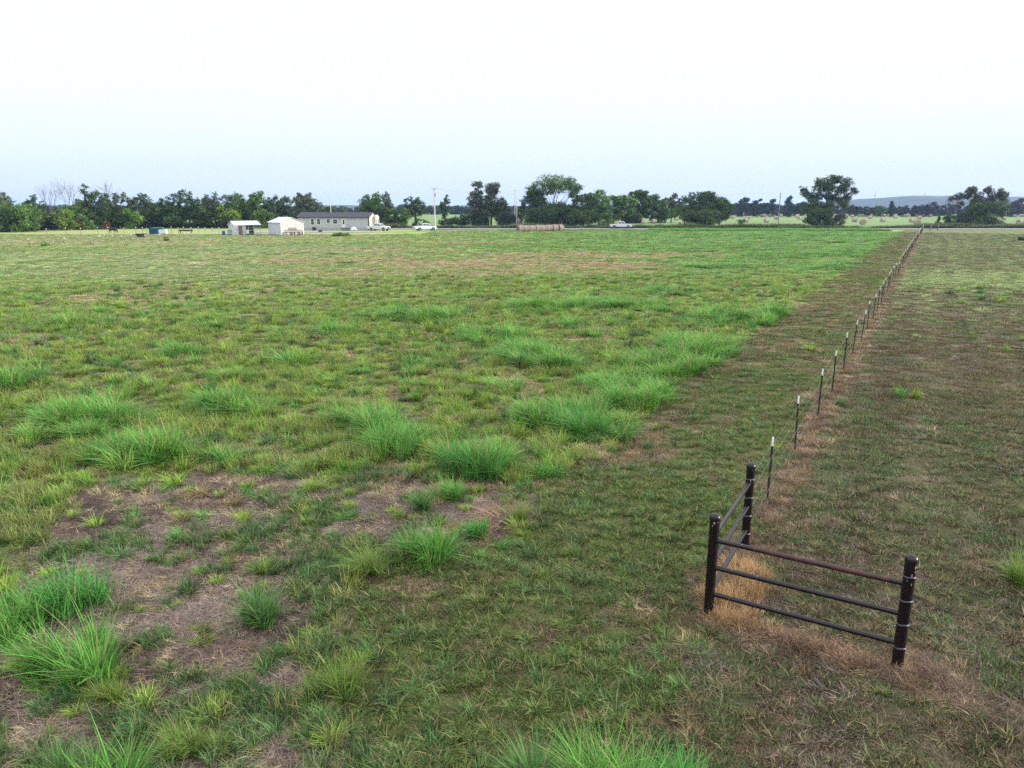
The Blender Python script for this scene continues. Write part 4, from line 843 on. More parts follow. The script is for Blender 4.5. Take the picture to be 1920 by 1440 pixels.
# ------------------------------------------------------------------ pickups
M_car = mat('white_car_paint', (.58, .61, .68), .25, .02, 3, spec=.6); M_chrome = mat('chrome', (.5, .5, .52), .2, .05, 9, metal=.9); M_red = mat('tail_lens', (.35, .02, .02), .3, .05, 5); M_lens = mat('headlight_lens', (.75, .76, .78), .15, .03, 5)
def pickup(label, px, py, rz, L_=5.9):
    p = place(px, py); o = empty('pickup_truck', p, rz, label, 'pickup truck', 'white pickup trucks'); k = L_ / 5.9; hw = .98
    # lower body with wheel openings (x forward)
    def arch(cx, r_=.47): return [(cx + r_ * math.cos(a), .42 + r_ * math.sin(a) * .98) for a in np.linspace(0, math.pi, 9)]
    poly = [(-2.9 * k, .55), (-2.95 * k, 1.15), (-.95, 1.18), (-.9, 1.2), (1.35, 1.2), (2.6 * k, 1.10), (2.88 * k, .98), (2.92 * k, .5)] + [(x, max(z, .42)) for x, z in arch(1.95 * k)] + [(x, max(z, .42)) for x, z in arch(-1.75 * k)]
    b_ = MB(); b_.prism([(x, z) for x, z in poly], -hw, -hw + .1, M_car); b_.prism([(x, z) for x, z in poly], hw - .1, hw, M_car)
    b_.box(-2.9 * k, -.95, -hw + .101, hw - .101, .62, .70, M_dark); b_.box(-.95, 2.85 * k, -hw + .101, hw - .101, .55, .95, M_dark); b_.box(-2.95 * k, -2.88 * k, -hw + .101, hw - .101, .6, 1.15, M_car)
    b_.box(-.99, -.90, -hw + .101, hw - .101, .7, 1.2, M_car); V = [(1.2, -hw + .1, 1.2), (1.2, hw - .1, 1.2), (2.6 * k, hw - .1, 1.13), (2.6 * k, -hw + .1, 1.13), (2.9 * k, hw - .1, 1.0), (2.9 * k, -hw + .1, 1.0)]
    V += [(x, y, z - .06) for x, y, z in V]; b_.add(V, [(0, 1, 2, 3), (3, 2, 4, 5), (6, 7, 8, 9), (0, 3, 9, 6), (1, 2, 8, 7), (4, 5, 11, 10), (2, 4, 10, 8), (3, 5, 11, 9)], M_car); b_.box(2.84 * k, 2.9 * k, -hw + .101, hw - .101, .5, .94, M_car)
    b_.build('body', o)
    # cab
    c = [(-.9, 1.2, hw - .02), (-.78, 1.86, hw - .2), (.75, 1.88, hw - .2), (1.35, 1.2, hw - .02)]
    b_ = MB(); V = [(x, -y, z) for x, z, y in c] + [(x, y, z) for x, z, y in c]; b_.add(V, [(0, 1, 2, 3), (4, 5, 6, 7), (0, 1, 5, 4), (1, 2, 6, 5), (2, 3, 7, 6)], M_car); cab = b_.build('cab', o, bevel=.04)
    def pane(pts, nm): q = MB(); q.add(pts, [tuple(range(len(pts)))], M_glass); q.build(nm, cab)
    for sg in (-1, 1):
        yb, yt = (hw - .01) * sg, (hw - .165) * sg
        pane([(-.74, yb, 1.28), (-.66, yt, 1.76), (.02, yt, 1.77), (.02, yb, 1.28)], 'side_window'); pane([(.12, yb, 1.28), (.12, yt, 1.77), (.62, yt, 1.77), (1.02, yb, 1.28)], 'side_window')
    pane([(.86, -.68, 1.83), (.86, .68, 1.83), (1.33, .84, 1.27), (1.33, -.84, 1.27)], 'windshield'); pane([(-.82, -.65, 1.80), (-.82, .65, 1.80), (-.915, .8, 1.3), (-.915, -.8, 1.3)], 'rear_window')
    for x_ in (1.95 * k, -1.75 * k):
        for y_ in (-.86, .86): wheel(o, x_, y_, .41, .26)
    b_ = MB(); b_.box(2.905 * k, 3.02 * k, -.98, .98, .48, .68, M_chrome); b_.build('front_bumper', o, bevel=.02); b_ = MB(); b_.box(-3.07 * k, -2.955 * k, -.95, .95, .45, .64, M_chrome); b_.build('rear_bumper', o, bevel=.02)
    b_ = MB(); b_.box(2.901 * k, 2.94 * k, -.6, .6, .70, .96, M_dark)
    for z in (.76, .83, .9): b_.box(2.941 * k, 2.955 * k, -.58, .58, z, z + .025, M_chrome)
    b_.build('grille', o)
    for y_ in (-.8, .8):
        b_ = MB(); b_.box(2.86 * k, 2.935 * k, y_ - .17, y_ + .17, .74, .95, M_lens); b_.build('headlight', o, bevel=.02); b_ = MB(); b_.box(-2.98 * k, -2.951 * k, y_ - .1 * 1, y_ + .1, .78, 1.1, M_red); b_.build('tail_light', o)
        b_ = MB(); b_.box(.98, 1.12, y_ * 1.25 - .1, y_ * 1.25 + .1, 1.25, 1.45, M_dark); b_.build('mirror', o)
    b_ = MB(); b_.box(-2.2, -.9, -hw - .012, -hw - .003, .43, .52, M_dark); b_.box(-1.15, 1.4, -hw - .05, -hw - .003, .40, .46, M_dark); b_.build('side_step', o); return o
pickup('white crew cab pickup parked nose right at the end of the mobile home', 710.5, 432.6, R(-24))
pickup('white pickup seen from its rear left quarter beside the tall utility pole', 797, 432.4, R(24))
tk3 = pickup('white pickup driving on the county road in front of the hay field', 1163.5, 427.2, R(-4), 5.95); tk3.location = (xat(1163.5, 206), 206, .25)

# ------------------------------------------------------------------ poles and power lines
M_pole = mat('pale_weathered_pole', (.50, .46, .46), .85, .12, 3, stretch=(1, 1, .2)); M_poled = mat('grey_pole', (.22, .21, .24), .85, .12, 3, stretch=(1, 1, .2))
def pole(px, base, top, r_, m, label, arm=0, trans=False, D=None):
    D = D or Dy(base); x = xat(px, D); z = zat(top, D); o = empty('utility_pole', (x, D, 0), 0, label, 'utility pole'); b_ = MB(); b_.tube([(0, 0, -.2), (0, 0, z)], [r_, r_ * .68], m, 12); b_.build('shaft', o, True)
    if arm: b_ = MB(); b_.box(-arm, arm, -.16, -.06, z - .5, z - .38, m); b_.build('crossarm', o)
    for sx in ((-arm * .85, arm * .85) if arm else (0,)): b_ = MB(); b_.tube([(sx, -.11 if arm else 0, z - .38 if arm else z), (sx, -.11 if arm else 0, z - .15 if arm else z + .2)], .05, M_dark, 8); b_.build('insulator', o)
    if trans:
        b_ = MB(); b_.tube([(.42, 0, z - 2.3), (.42, 0, z - 1.4)], .24, M_shade, 14); tr_ = b_.build('transformer', o, True); b_ = MB(); b_.tube([(.42, 0, z - 1.4), (.42, 0, z - 1.15)], .04, M_dark, 6); b_.build('bushing', tr_)
        b_ = MB(); b_.box(-.42, -.12, -.12, .12, 2.2, 2.9, M_shade); b_.build('meter_box', o)
    return Vector((x, D, z))
pA = pole(815.8, 432, 351.5, .20, M_pole, 'tall pale utility pole with a grey transformer beside the white pickup', .65, True)
pB = pole(965.5, 424, 357, .17, M_pole, 'taller of two slim pale poles behind the row of hay bales', 0)
pB2 = pole(969, 424.5, 372, .14, M_pole, 'shorter slim pale pole beside the taller one behind the hay bales', 0)
b_ = pole(972.3, 424.5, 409, .09, M_pole, 'short pale stub post next to the two slim poles', 0)
pC = pole(1458.5, 424, 362, .17, M_poled, 'lone grey utility pole in front of the hay field', 0)
pD = pole(622, 420, 375.5, .15, M_pole, 'pale pole rising behind the mobile home roof', 0, D=215)
def cable(A_, B_, sag, label):
    b_ = MB(); n = 16; b_.tube([A_.lerp(B_, i / n) - Vector((0, 0, sag * 4 * (i / n) * (1 - i / n))) for i in range(n + 1)], .012, M_dark, 4); o = b_.build('power_line'); return tag(o, label, 'power line')
cable(pA + Vector((.5, 0, -.1)), pB, 1.2, 'thin power line sagging from the transformer pole to the slim pale poles')
cable(pB, pC + Vector((0, 0, .1)), 1.0, 'faint power line crossing over the middle trees to the lone grey pole')
cable(pC, Vector((175, 235, 10.2)), .8, 'faint power line running right from the lone grey pole past the dark tree')
cable(pC - Vector((0, 0, 1.2)), Vector((175, 235, 8.9)), .9, 'lower faint power line running right from the lone grey pole')

# small things by the road
p = place(1274.6, 425.6); o = empty('valve_stand', p, 0, 'rusty brown upright pipe stand at the road edge by the big dark thicket', 'pipe stand')
M_rb = mat('rust_brown', (.16, .06, .035), .8, .15, 8)
b_ = MB(); b_.tube([(0, 0, 0), (0, 0, 1.0)], .16, M_dark, 12); b_.build('pipe', o); b_ = MB(); b_.tube([(-.4, 0, .95), (.4, 0, .95)], .14, M_rb, 12); b_.build('valve', o); b_ = MB(); b_.tube([(0, 0, 1.0), (0, 0, 1.3), (0, 0, 1.45)], [.2, .22, .1], M_rb, 12); b_.build('bonnet', o)
p = place(853.5, 427); o = empty('marker', p, 0, 'small round white marker on a stake beside the driveway', 'marker')
b_ = MB(); b_.tube([(0, 0, 0), (0, 0, .55)], .03, M_dark, 6); b_.build('stake', o); b_ = MB(); b_.tube([(0, -.04, .75), (0, .04, .75)], .2, M_white, 16); b_.build('disc', o)

# ------------------------------------------------------------------ hay bales
def baler(name, c1, c2, c3):
    m = mat(name, c1, .95, .15, 9, col2=c2, bump=.6, stretch=(1, .25, 1)); return m
M_hay = mat('net_wrapped_hay', (.32, .265, .25), .95, .1, 5, col2=(.21, .17, .16), bump=.5, stretch=(3.5, .6, .6)); M_hayend = mat('cut_hay_end', (.38, .32, .24), .95, .1, 14, col2=(.26, .18, .10), bump=.8)
M_hayold = mat('old_grey_hay', (.27, .215, .19), .95, .1, 5, col2=(.17, .13, .115), bump=.5, stretch=(3.5, .6, .6)); M_hayoldend = mat('old_hay_end', (.24, .15, .11), .95, .1, 14, col2=(.12, .075, .06), bump=.8)
def bale_mesh(nm, r_, L_, ms, me_, seed):
    rs = random.Random(seed); b_ = MB(); n = 28; st = [(-.5, .93), (-.47, .99), (-.3, 1.0), (-.28, .985), (-.1, 1.01), (.08, .99), (.1, 1.005), (.28, .985), (.3, 1.0), (.47, .99), (.5, .93)]; V = []
    sag = rs.uniform(.94, .98); ph = rs.uniform(0, 6)
    for x, k in st:
        for i in range(n):
            a = 2 * math.pi * i / n; rr = r_ * k * (1 + .012 * math.sin(3 * a + ph) + rs.uniform(-.006, .006)); z = rr * math.sin(a); z = z * sag if z > 0 else max(z, -r_ * .95); V.append((x * L_, rr * math.cos(a), z + r_ * .95))
    b_.add(V, [(i * n + k, i * n + (k + 1) % n, (i + 1) * n + (k + 1) % n, (i + 1) * n + k) for i in range(len(st) - 1) for k in range(n)], ms)
    for e, sg in ((0, -1), (len(st) - 1, 1)):
        V = []; 
        for q in range(5):
            f = 1 - q / 5; V += [(st[e][0] * L_ + sg * (.012 + .03 * ((q % 2))), (V0[1]) * f, (V0[2] - r_ * .95) * f + r_ * .95) for V0 in b_.v[e * n:(e + 1) * n]]
        b_.add(V + [(st[e][0] * L_ + sg * .03, 0, r_ * .95)], [(i * n + k, i * n + (k + 1) % n, (i + 1) * n + (k + 1) % n, (i + 1) * n + k) for i in range(4) for k in range(n)] + [(4 * n + k, 4 * n + (k + 1) % n, 5 * n) for k in range(n)], me_)
    me = b_.build(nm, None, True); d = me.data; bpy.data.objects.remove(me); return d
BM = [bale_mesh('hay_bale', .84, 1.6, M_hay, M_hayend, s_) for s_ in range(4)]; BO = [bale_mesh('hay_bale', .84, 1.58, M_hayold, M_hayoldend, s_ + 9) for s_ in range(3)]
ordn = ['first', 'second', 'third', 'fourth', 'fifth', 'sixth', 'seventh', 'eighth']
a0 = Vector((xat(970.5, 184.5), 185.3, 0)); a1 = Vector((xat(1050, 191.5), 191.8, 0)); dr_ = (a1 - a0).normalized(); stp = (a1 - a0).length / 7.9; off = 0
for k in range(8):
    o = link(BO[k % 3], 'hay_bale'); gap = .0
    o.location = a0 + dr_ * (.8 + k * 1.69) + Vector((0, rs.gauss(0, .06), 0)); o.rotation_euler = (rs.uniform(0, .1), 0, math.atan2(dr_.y, dr_.x) + rs.gauss(0, .045) + (.0 if k < 7 else .25)); o.scale = (1, rs.uniform(.94, 1.05), rs.uniform(.93, 1.05))
    if k == 0: lb = 'weathered round bale at the left end of the bale row, its flat end showing'
    elif k == 7: lb = 'weathered round bale at the right end of the bale row, turned slightly'
    else: lb = '%s weathered round bale from the left in the end to end row' % ordn[k]
    tag(o, lb, 'hay bale', 'hay bales set end to end by the poles')
fieldb = []
for x, y in [(88, 548), (145, 510), (345, 510), (322, 530), (820, 517), (883, 487), (945, 527), (967, 485), (1017, 478), (1060, 485), (1097, 478), (1100, 508), (1145, 542), (1170, 476), (1218, 487), (1270, 516), (1308, 475), (1361, 495),
             (1382, 474), (1430, 537), (1432, 480), (1505, 514), (1500, 472), (1535, 472), (1565, 495), (1617, 479), (1658, 473), (1683, 473), (1615, 583), (1700, 544), (1745, 522), (1770, 500), (1787, 487), (1810, 478), (1827, 473),
             (970, 578), (1287, 578), (755, 478), (795, 475)]: fieldb.append((1440 + x / 6, 320 + y / 6, 0))
for x, y in [(1445, 620), (1535, 575), (1450, 555), (1655, 592), (1700, 572), (1725, 558), (1613, 665), (1770, 617), (1865, 558), (1912, 545), (1345, 582), (1500, 545), (1570, 545)]: fieldb.append((1680 + x / 8, 330 + y / 8, 0))
for x, y in [(493, 378), (604, 380), (803, 352), (1315, 335), (1380, 315), (1430, 368), (1447, 345), (1531, 315), (1573, 320), (1600, 305), (1615, 373), (1745, 305), (1650, 293), (1682, 293), (1895, 310), (1912, 345)]: fieldb.append((1100 + x / 4.8, 340 + y / 4.8, 1))
SPEC = {(1601.7, 416): 'tan round bale in the hay field just left of the half hidden end-on bale', (1654.5, 416): 'tan round bale standing clear mid field right of the half hidden end-on bale',
        (1709, 417): 'tan round bale tucked behind the nearest end-on bale by the fence end', (1678, 409): 'tan round bale in open stubble between the two nearer right field bales', (1630.8, 410): 'tan round bale directly beyond the half hidden end-on bale',
        (1723, 410): 'round bale leading the slanting line of bales beyond the fence end', (1881.6, 413): 'tan round bale in the clear stubble right of the spreading tree', (1901, 407): 'round bale between the spreading tree and the right photo edge',
        (1202.7, 418.8): 'left one of two tan bales right of the white pickup on the road', (1225.8, 419.2): 'right one of two tan bales right of the white pickup on the road', (1267.3, 413.3): 'tan bale half hidden by the left edge of the dark thicket',
        (1398, 416.7): 'tan bale just right of the dark thicket', (1436.5, 417.7): 'tan bale standing just left of the lone grey pole', (1374, 409.8): 'tan bale peeking out at the right edge of the dark thicket'}
used = set()
for x, y, kd in fieldb:
    D = Dy(max(y, 406.2)); o = link(BM[rs.randrange(4)], 'hay_bale'); o.location = (xat(x, D), D, 0); o.rotation_euler = (0, 0, R(12) + rs.gauss(0, .12) if not kd else R(20) + rs.gauss(0, .2))
    lb = None
    for (a, b2), t_ in SPEC.items():
        if abs(a - x) < 2.2 and abs(b2 - y) < 1.6 and t_ not in used: lb = t_; used.add(t_); break
    if not lb:
        if x < 1300: lb = 'far small tan bale by the left trees of the hay field'
        elif x < 1500: lb = 'far pale round bale in the hay field left of the lone dark tree'
        elif x < 1780: lb = 'far pale round bale in the hay field between the two big right trees'
        else: lb = 'far pale round bale in the hay field near the right photo edge'
    tag(o, lb, 'hay bale', 'hay bales scattered over the far hay field')
for x, y, rz, lb in ((1617.5, 421.8, 80, 'round bale seen end-on, half sunk behind the verge left of the fence end'), (1719.5, 422.8, 75, 'nearest round bale seen end-on right behind the end of the wire fence'),
                     (1912, 422.5, 15, 'large near bale cut by the right edge of the photo'), (1147.5, 417.5, 70, 'round bale behind the bed of the white pickup on the road')):
    D = Dy(y); o = link(BM[1], 'hay_bale'); o.location = (xat(x, D), D, .1); o.rotation_euler = (0, 0, R(rz)); o.scale = (1.15,) * 3; tag(o, lb, 'hay bale', 'hay bales scattered over the far hay field')

# ------------------------------------------------------------------ trees
M_bark = mat('bark', (.075, .055, .048), .95, .2, 4); M_bare = mat('dead_wood', (.17, .14, .145), .9, .15, 4)
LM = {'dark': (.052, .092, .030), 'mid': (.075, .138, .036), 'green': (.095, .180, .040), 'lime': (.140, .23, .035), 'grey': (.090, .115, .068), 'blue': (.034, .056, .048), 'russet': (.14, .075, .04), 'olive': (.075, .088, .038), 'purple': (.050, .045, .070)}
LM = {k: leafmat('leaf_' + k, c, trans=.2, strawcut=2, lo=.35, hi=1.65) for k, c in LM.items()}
def limb(b_, p0, p1, r0, r1, rs_, m, wob=.1):
    mid = p0.lerp(p1, .5) + Vector((rs_.gauss(0, 1), rs_.gauss(0, 1), rs_.gauss(0, .5))) * (p1 - p0).length * wob; b_.tube([p0, mid, p1], [r0, (r0 + r1) / 2, r1], m, 6, cap=False)
def leaves(centres, rads, per, size, seed, squash=.8):
    """leaf cards gathered in twig clusters through the volume of each lobe"""
    r_ = np.random.default_rng(seed); C_ = []; B_ = []
    for c, rd_, n in zip(centres, rads, per):
        ncl = max(3, n // 14); d = r_.normal(0, 1, (ncl, 3)); d /= np.linalg.norm(d, axis=1)[:, None]; rr = rd_ * (r_.uniform(.1, 1.25, ncl) ** .5)
        cc = c + d * rr[:, None] * np.array([1, 1, squash]); cb = np.clip(r_.normal(.5, .17, ncl), .05, .95); k = np.repeat(np.arange(ncl), 14)
        C_.append(cc[k] + r_.normal(0, 1, (len(k), 3)) * (min(rd_, 2.5) * .10 + .14) * np.array([1, 1, .7])); B_.append(np.clip(cb[k] + r_.normal(0, .13, len(k)), 0, 1))
    C_ = np.concatenate(C_); B_ = np.concatenate(B_); n = len(C_); C_[:, 2] = np.maximum(C_[:, 2], .08)
    a = r_.normal(0, 1, (n, 3)); a /= np.linalg.norm(a, axis=1)[:, None]; b = r_.normal(0, 1, (n, 3)); b -= a * (a * b).sum(1)[:, None]; b /= np.linalg.norm(b, axis=1)[:, None]
    s1 = (size * r_.uniform(.6, 1.3, n))[:, None]; s2 = s1 * r_.uniform(.45, .8, n)[:, None]
    V = np.stack([C_ - a * s1, C_ - b * s2, C_ + a * s1, C_ + b * s2], 1).reshape(-1, 3); return V, np.arange(4 * n).reshape(-1, 4), np.repeat(B_, 4)
def tree(px, top, base, wpx, kind, col, label, fb=.12, dens=1.0, D=None, cat='tree', name=None, group=None, lobes=None, col2=None, dx=None, lob=None):
    base = min(base, float(np.interp(px, [0, 40, 100, 200, 300, 400, 560], [435.6, 434, 430.8, 429.3, 427, 426.7, 425]))) if px < 560 and base > 424 and wpx > 15 else base
    if px < 560 and kind != 'round' and (col in ('lime', 'russet', 'green') or col2 == 'lime'): base += 1.2
    D = D or Dy(base); x = xat(px, D); h = zat(top, D); r_ = wpx * mpp(D) * .5; seed = int(px * 31 + top * 17); rs_ = random.Random(seed)
    nm = name or ('shrub' if kind == 'bush' else 'tree'); o = empty(nm, (x, D, 0), 0, label, cat if kind != 'bush' else 'shrub', group)
    nl = len(lob[2]) if lob else lobes or (15 + int(r_ * 2.2)); cs = []; rd_ = []
    for k in range(nl):
        if lob:
            sc_, (ox, oy), ls = lob; lx, ly, lr = ls[k]; rr = lr / sc_ * mpp(D) * 1.28; c = Vector((xat(ox + lx / sc_, D) - x, rs_.uniform(-.5, .5) * r_, zat(oy + ly / sc_, D)))
        elif kind == 'bush': a = rs_.uniform(0, 6.28); q = rs_.uniform(.1, .75); z = h * rs_.uniform(.08, .72); c = Vector((r_ * q * math.cos(a), r_ * q * math.sin(a) * .8, z)); rr = min(r_, h) * rs_.uniform(.28, .42)
        elif kind == 'tall':
            f = (k + .5) / nl; z = h * (fb + (1 - fb) * f * .94); a = rs_.uniform(0, 6.28); prof = .35 + .65 * math.sin(min(1, f * 1.1) * math.pi * .75 + .4); q = rs_.uniform(.1, .65) * prof; c = Vector((r_ * q * math.cos(a), r_ * q * math.sin(a), z)); rr = r_ * rs_.uniform(.35, .5) * prof
        elif kind == 'cone':
            f = (k + .5) / nl; z = h * (.04 + .9 * f); a = rs_.uniform(0, 6.28); q = (1 - f) * .55; c = Vector((r_ * q * math.cos(a), r_ * q * math.sin(a), z)); rr = r_ * (1.05 - f) * .55
        elif kind == 'umbrella':
            a = 2 * math.pi * k / nl * 1.618 * 3; q = math.sqrt((k + .5) / nl) * .85; z = h * (.88 - .30 * q * q + rs_.uniform(-.06, .04)); c = Vector((r_ * q * math.cos(a), r_ * q * math.sin(a), z)); rr = r_ * rs_.uniform(.20, .30)
        else:
            a = 2 * math.pi * 1.618 * k; ct = 1 - 2 * (k + .5) / nl; st_ = math.sqrt(1 - ct * ct); q = rs_.uniform(.50, .78); cz = h * (fb + (1 - fb) * .5)
            c = Vector((r_ * q * st_ * math.cos(a), r_ * q * st_ * math.sin(a), cz + ct * h * (1 - fb) * .5 * q)); q = rs_.uniform(.42, .92); c = Vector((r_ * q * st_ * math.cos(a), r_ * q * st_ * math.sin(a), cz + ct * h * (1 - fb) * .5 * min(q, .86))); rr = rs_.uniform(.16, .36) * min(r_, h * (1 - fb) * .6)
            if h - c.z < rr * .7: rr = max(.5, (h - c.z) * 1.2)
        cs.append(c); rd_.append(rr)
    # trunk and limbs
    b_ = MB(); tr_ = max(.08, h * .018); topz = h * (.45 if kind in ('round', 'umbrella') else .8)
    if kind == 'bush':
        for k in range(4): limb(b_, Vector((rs_.uniform(-.2, .2), rs_.uniform(-.2, .2), -.05)), cs[k % nl], .05, .02, rs_, M_bark)
    else:
        tp = Vector((rs_.gauss(0, .15), 0, topz)); b_.tube([(0, 0, -.1), (rs_.gauss(0, .1), 0, topz * .5), tp], [tr_ * 1.3, tr_, tr_ * .55], M_bark, 8, cap=False)
        for k, c in enumerate(cs):
            f = rs_.uniform(.45, .95); st0 = Vector((0, 0, 0)).lerp(tp, f); limb(b_, st0, c, tr_ * .42, tr_ * .12, rs_, M_bark, .09)
            for q in range(3): d = Vector((rs_.gauss(0, 1), rs_.gauss(0, 1), rs_.gauss(.5, .7))).normalized(); limb(b_, c.lerp(st0, .2), c + d * rd_[k] * .95, tr_ * .12, .015, rs_, M_bark, .12)
    b_.build('trunk' if kind != 'bush' else 'stems', o)
    per = [max(27, int(260 * dens * q * q)) for q in rd_]; per = [min(p_, 900) for p_ in per]
    size = .20 if D < 260 else .30
    V, Q, B = leaves([np.array(c[:]) for c in cs], rd_, per, size, seed); ms = [LM[col]]; mi = None
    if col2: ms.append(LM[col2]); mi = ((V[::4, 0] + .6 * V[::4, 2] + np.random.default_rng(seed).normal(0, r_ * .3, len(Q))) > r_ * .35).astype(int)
    link(mesh_np('crown', V, Q, B, ms, mi), 'crown', o); return o
def bare(px, top, base, wpx, label, n=7, D=None, m=None, spread=1.0, cat='dead tree'):
    m = m or M_bare; D = D or Dy(base); x = xat(px, D); h = zat(top, D); r_ = wpx * mpp(D) * .5; rs_ = random.Random(int(px * 13)); o = empty('bare_tree', (x, D, 0), 0, label, cat); tr = MB(); br_ = MB()
    tr.tube([(0, 0, -.1), (.1, 0, h * .2), (0, 0, h * .38)], [.24, .18, .12], m, 8, cap=False); tr.build('trunk', o)
    def grow(p, d, l_, r0, dep):
        e = p + d * l_; limb(br_, p, e, r0, r0 * .5, rs_, m, .06)
        if dep > 0:
            for k in range(3): nd = (d + Vector((rs_.gauss(0, .38), rs_.gauss(0, .38), rs_.gauss(.12, .2)))).normalized(); grow(p.lerp(e, rs_.uniform(.5, 1)), nd, l_ * rs_.uniform(.5, .72), r0 * .5, dep - 1)
    for k in range(n):
        a = 2 * math.pi * k / n + rs_.uniform(-.3, .3); d = Vector((math.cos(a) * r_ / h * 1.35 * spread, math.sin(a) * r_ / h * spread, 1)).normalized(); grow(Vector((0, 0, h * rs_.uniform(.18, .38))), d, h * .42, .075, 3)
    br_.build('branches', o); return o
tree(8, 359, 433, 60, 'round', 'grey', 'sparse grey topped tree at the far left edge of the photo', .35, .45)
tree(30, 371, 437, 95, 'bush', 'mid', 'broad mid green bushy tree at the left edge of the woods', dens=1.1, cat='tree', name='tree', lobes=22)
tree(66, 366, 433, 46, 'round', 'dark', 'dark rounded tree left of the two dead trees', .1)
tree(40, 378, 437.5, 60, 'bush', 'green', 'sunlit green shrub in front of the left edge trees', dens=1.1, lobes=12)
tree(10, 395, 438, 70, 'bush', 'dark', 'low dark thicket at the bottom left of the woods', lobes=14)
bare(100, 349, 427, 44, 'left one of two leafless dead trees above the left woods', 6); bare(137, 344, 427, 46, 'right one of two leafless dead trees above the left woods', 6)
tree(92, 384, 405, 40, 'round', 'blue', 'distant bluish tree seen through the gap under the dead trees', .1, D=420)
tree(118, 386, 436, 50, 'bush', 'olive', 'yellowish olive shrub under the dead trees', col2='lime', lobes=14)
tree(88, 402, 437, 40, 'bush', 'dark', 'small dark shrub left of the olive shrub', lobes=9)
tree(130, 398, 437, 34, 'bush', 'lime', 'low yellow green shrub left of the russet bushes', lobes=8)
tree(167, 339, 433, 30, 'tall', 'dark', 'tall narrow dark tree standing above the left woods', .2, .8, lobes=12)
tree(146, 374, 434, 62, 'round', 'mid', 'rounded mid green tree right of the dead trees', .05)
tree(160, 392, 436, 34, 'bush', 'green', 'bright green sapling in front of the tall narrow tree', lobes=9)
tree(197, 352, 433, 54, 'round', 'dark', 'dark tree right of the tall narrow tree', .08, .9)
tree(150, 411, 437, 28, 'bush', 'russet', 'low russet bush at the foot of the left woods', lobes=7); tree(200, 411, 436, 26, 'bush', 'russet', 'second russet bush, nearer the grazing cow', lobes=7)
bare(213, 346, 426, 30, 'thin leafless treetop between two dark crowns above the cow', 5, m=M_bark); 
tree(235, 352, 432, 46, 'round', 'olive', 'olive brown tree right above the grazing cow', .1, .75)
tree(182, 398, 436, 44, 'bush', 'dark', 'dark brush left of the grazing cow', lobes=10); tree(225, 385, 434, 60, 'bush', 'mid', 'mid green brush behind the grazing cow', lobes=14)
tree(270, 360, 432, 52, 'round', 'dark', 'round topped dark tree left of the pen', .06); tree(258, 384, 434, 44, 'bush', 'green', 'green brush left of the teal bin', lobes=10)
tree(302, 366, 432, 50, 'round', 'mid', 'mid green tree directly behind the teal bin', .05); tree(290, 392, 434, 50, 'bush', 'dark', 'dark brush directly behind the teal bin', lobes=11)
tree(328, 358, 431, 38, 'round', 'dark', 'dark flat topped tree right of the teal bin', .08, .9); tree(357, 351, 431, 42, 'round', 'dark', 'tallest dark tree above the feed bunk', .08, .9)
tree(335, 388, 433, 56, 'bush', 'mid', 'mid green brush left behind the feed bunk', lobes=12); tree(372, 384, 433, 50, 'bush', 'dark', 'dark brush right behind the feed bunk', lobes=12)
tree(385, 362, 430, 44, 'round', 'mid', 'mid green crown left of the lime sapling', .08, .9); tree(404, 355, 430, 44, 'round', 'grey', 'airy grey green tree above the lime sapling', .2, .55)
tree(418, 379, 432, 20, 'tall', 'lime', 'narrow lime green sapling left above the open shelter', .2, 1.2, lobes=9)
tree(400, 386, 433, 44, 'bush', 'dark', 'dark brush left of the open shelter', lobes=11); tree(436, 386, 431, 48, 'bush', 'olive', 'olive brush behind the open shelter', lobes=11, col2='lime')
tree(446, 356, 429, 52, 'round', 'mid', 'airy topped tree directly above the open shelter', .15, .8); tree(470, 366, 430, 40, 'round', 'dark', 'dark rounded tree between shelter and shed', .06)
tree(488, 353, 428, 46, 'round', 'green', 'taller lighter green tree between the shelter and the shed', .08, 1.1); tree(462, 390, 431, 60, 'bush', 'mid', 'mid green brush between the shelter and the shed', lobes=14)
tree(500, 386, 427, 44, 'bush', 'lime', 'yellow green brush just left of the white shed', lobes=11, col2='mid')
tree(515, 362, 426, 40, 'round', 'dark', 'dark tree directly above the white shed', .12, .8); tree(536, 364, 425, 36, 'round', 'dark', 'dark tree with sky gaps right above the white shed', .2, .75)
tree(575, 362, 420, 54, 'round', 'grey', 'sparse grey green tree above the left end of the mobile home', .22, .6); tree(560, 392, 424, 60, 'bush', 'dark', 'dark brush at the left end of the mobile home', D=232, lobes=12)
tree(612, 382, 418, 40, 'bush', 'dark', 'low dark crown left of the pole behind the mobile home', D=300, lobes=9); tree(640, 384, 418, 36, 'bush', 'mid', 'low green crown right of the pole behind the mobile home', D=300, lobes=9)
tree(702, 362, 420, 56, 'round', 'mid', 'rounded green tree behind the cream end of the mobile home', .05, 1.0, D=232); tree(727, 359, 419, 30, 'tall', 'grey', 'sparse pale topped tree behind the rounded green tree', .4, .5, D=238)
tree(718, 384, 421, 60, 'bush', 'dark', 'dark brush behind the first parked pickup', lobes=14, D=230); tree(750, 384, 421, 44, 'bush', 'mid', 'green brush between the two parked pickups', lobes=12, D=232)
tree(779, 366, 420, 44, 'round', 'dark', 'neat round crowned tree above the second parked pickup', .28, .85, D=236); tree(782, 405, 421, 20, 'bush', 'dark', 'low dark bush left of the second pickup', lobes=6, D=234); tree(797, 408, 421, 16, 'bush', 'mid', 'small round bush behind the second pickup', lobes=6, D=234)
tree(835, 364, 423, 28, 'tall', 'dark', 'slender dark tree just right of the transformer pole', .25, .9, lobes=11, D=236); tree(835, 402, 423, 34, 'bush', 'dark', 'dark bush at the foot of the slender tree', lobes=9)
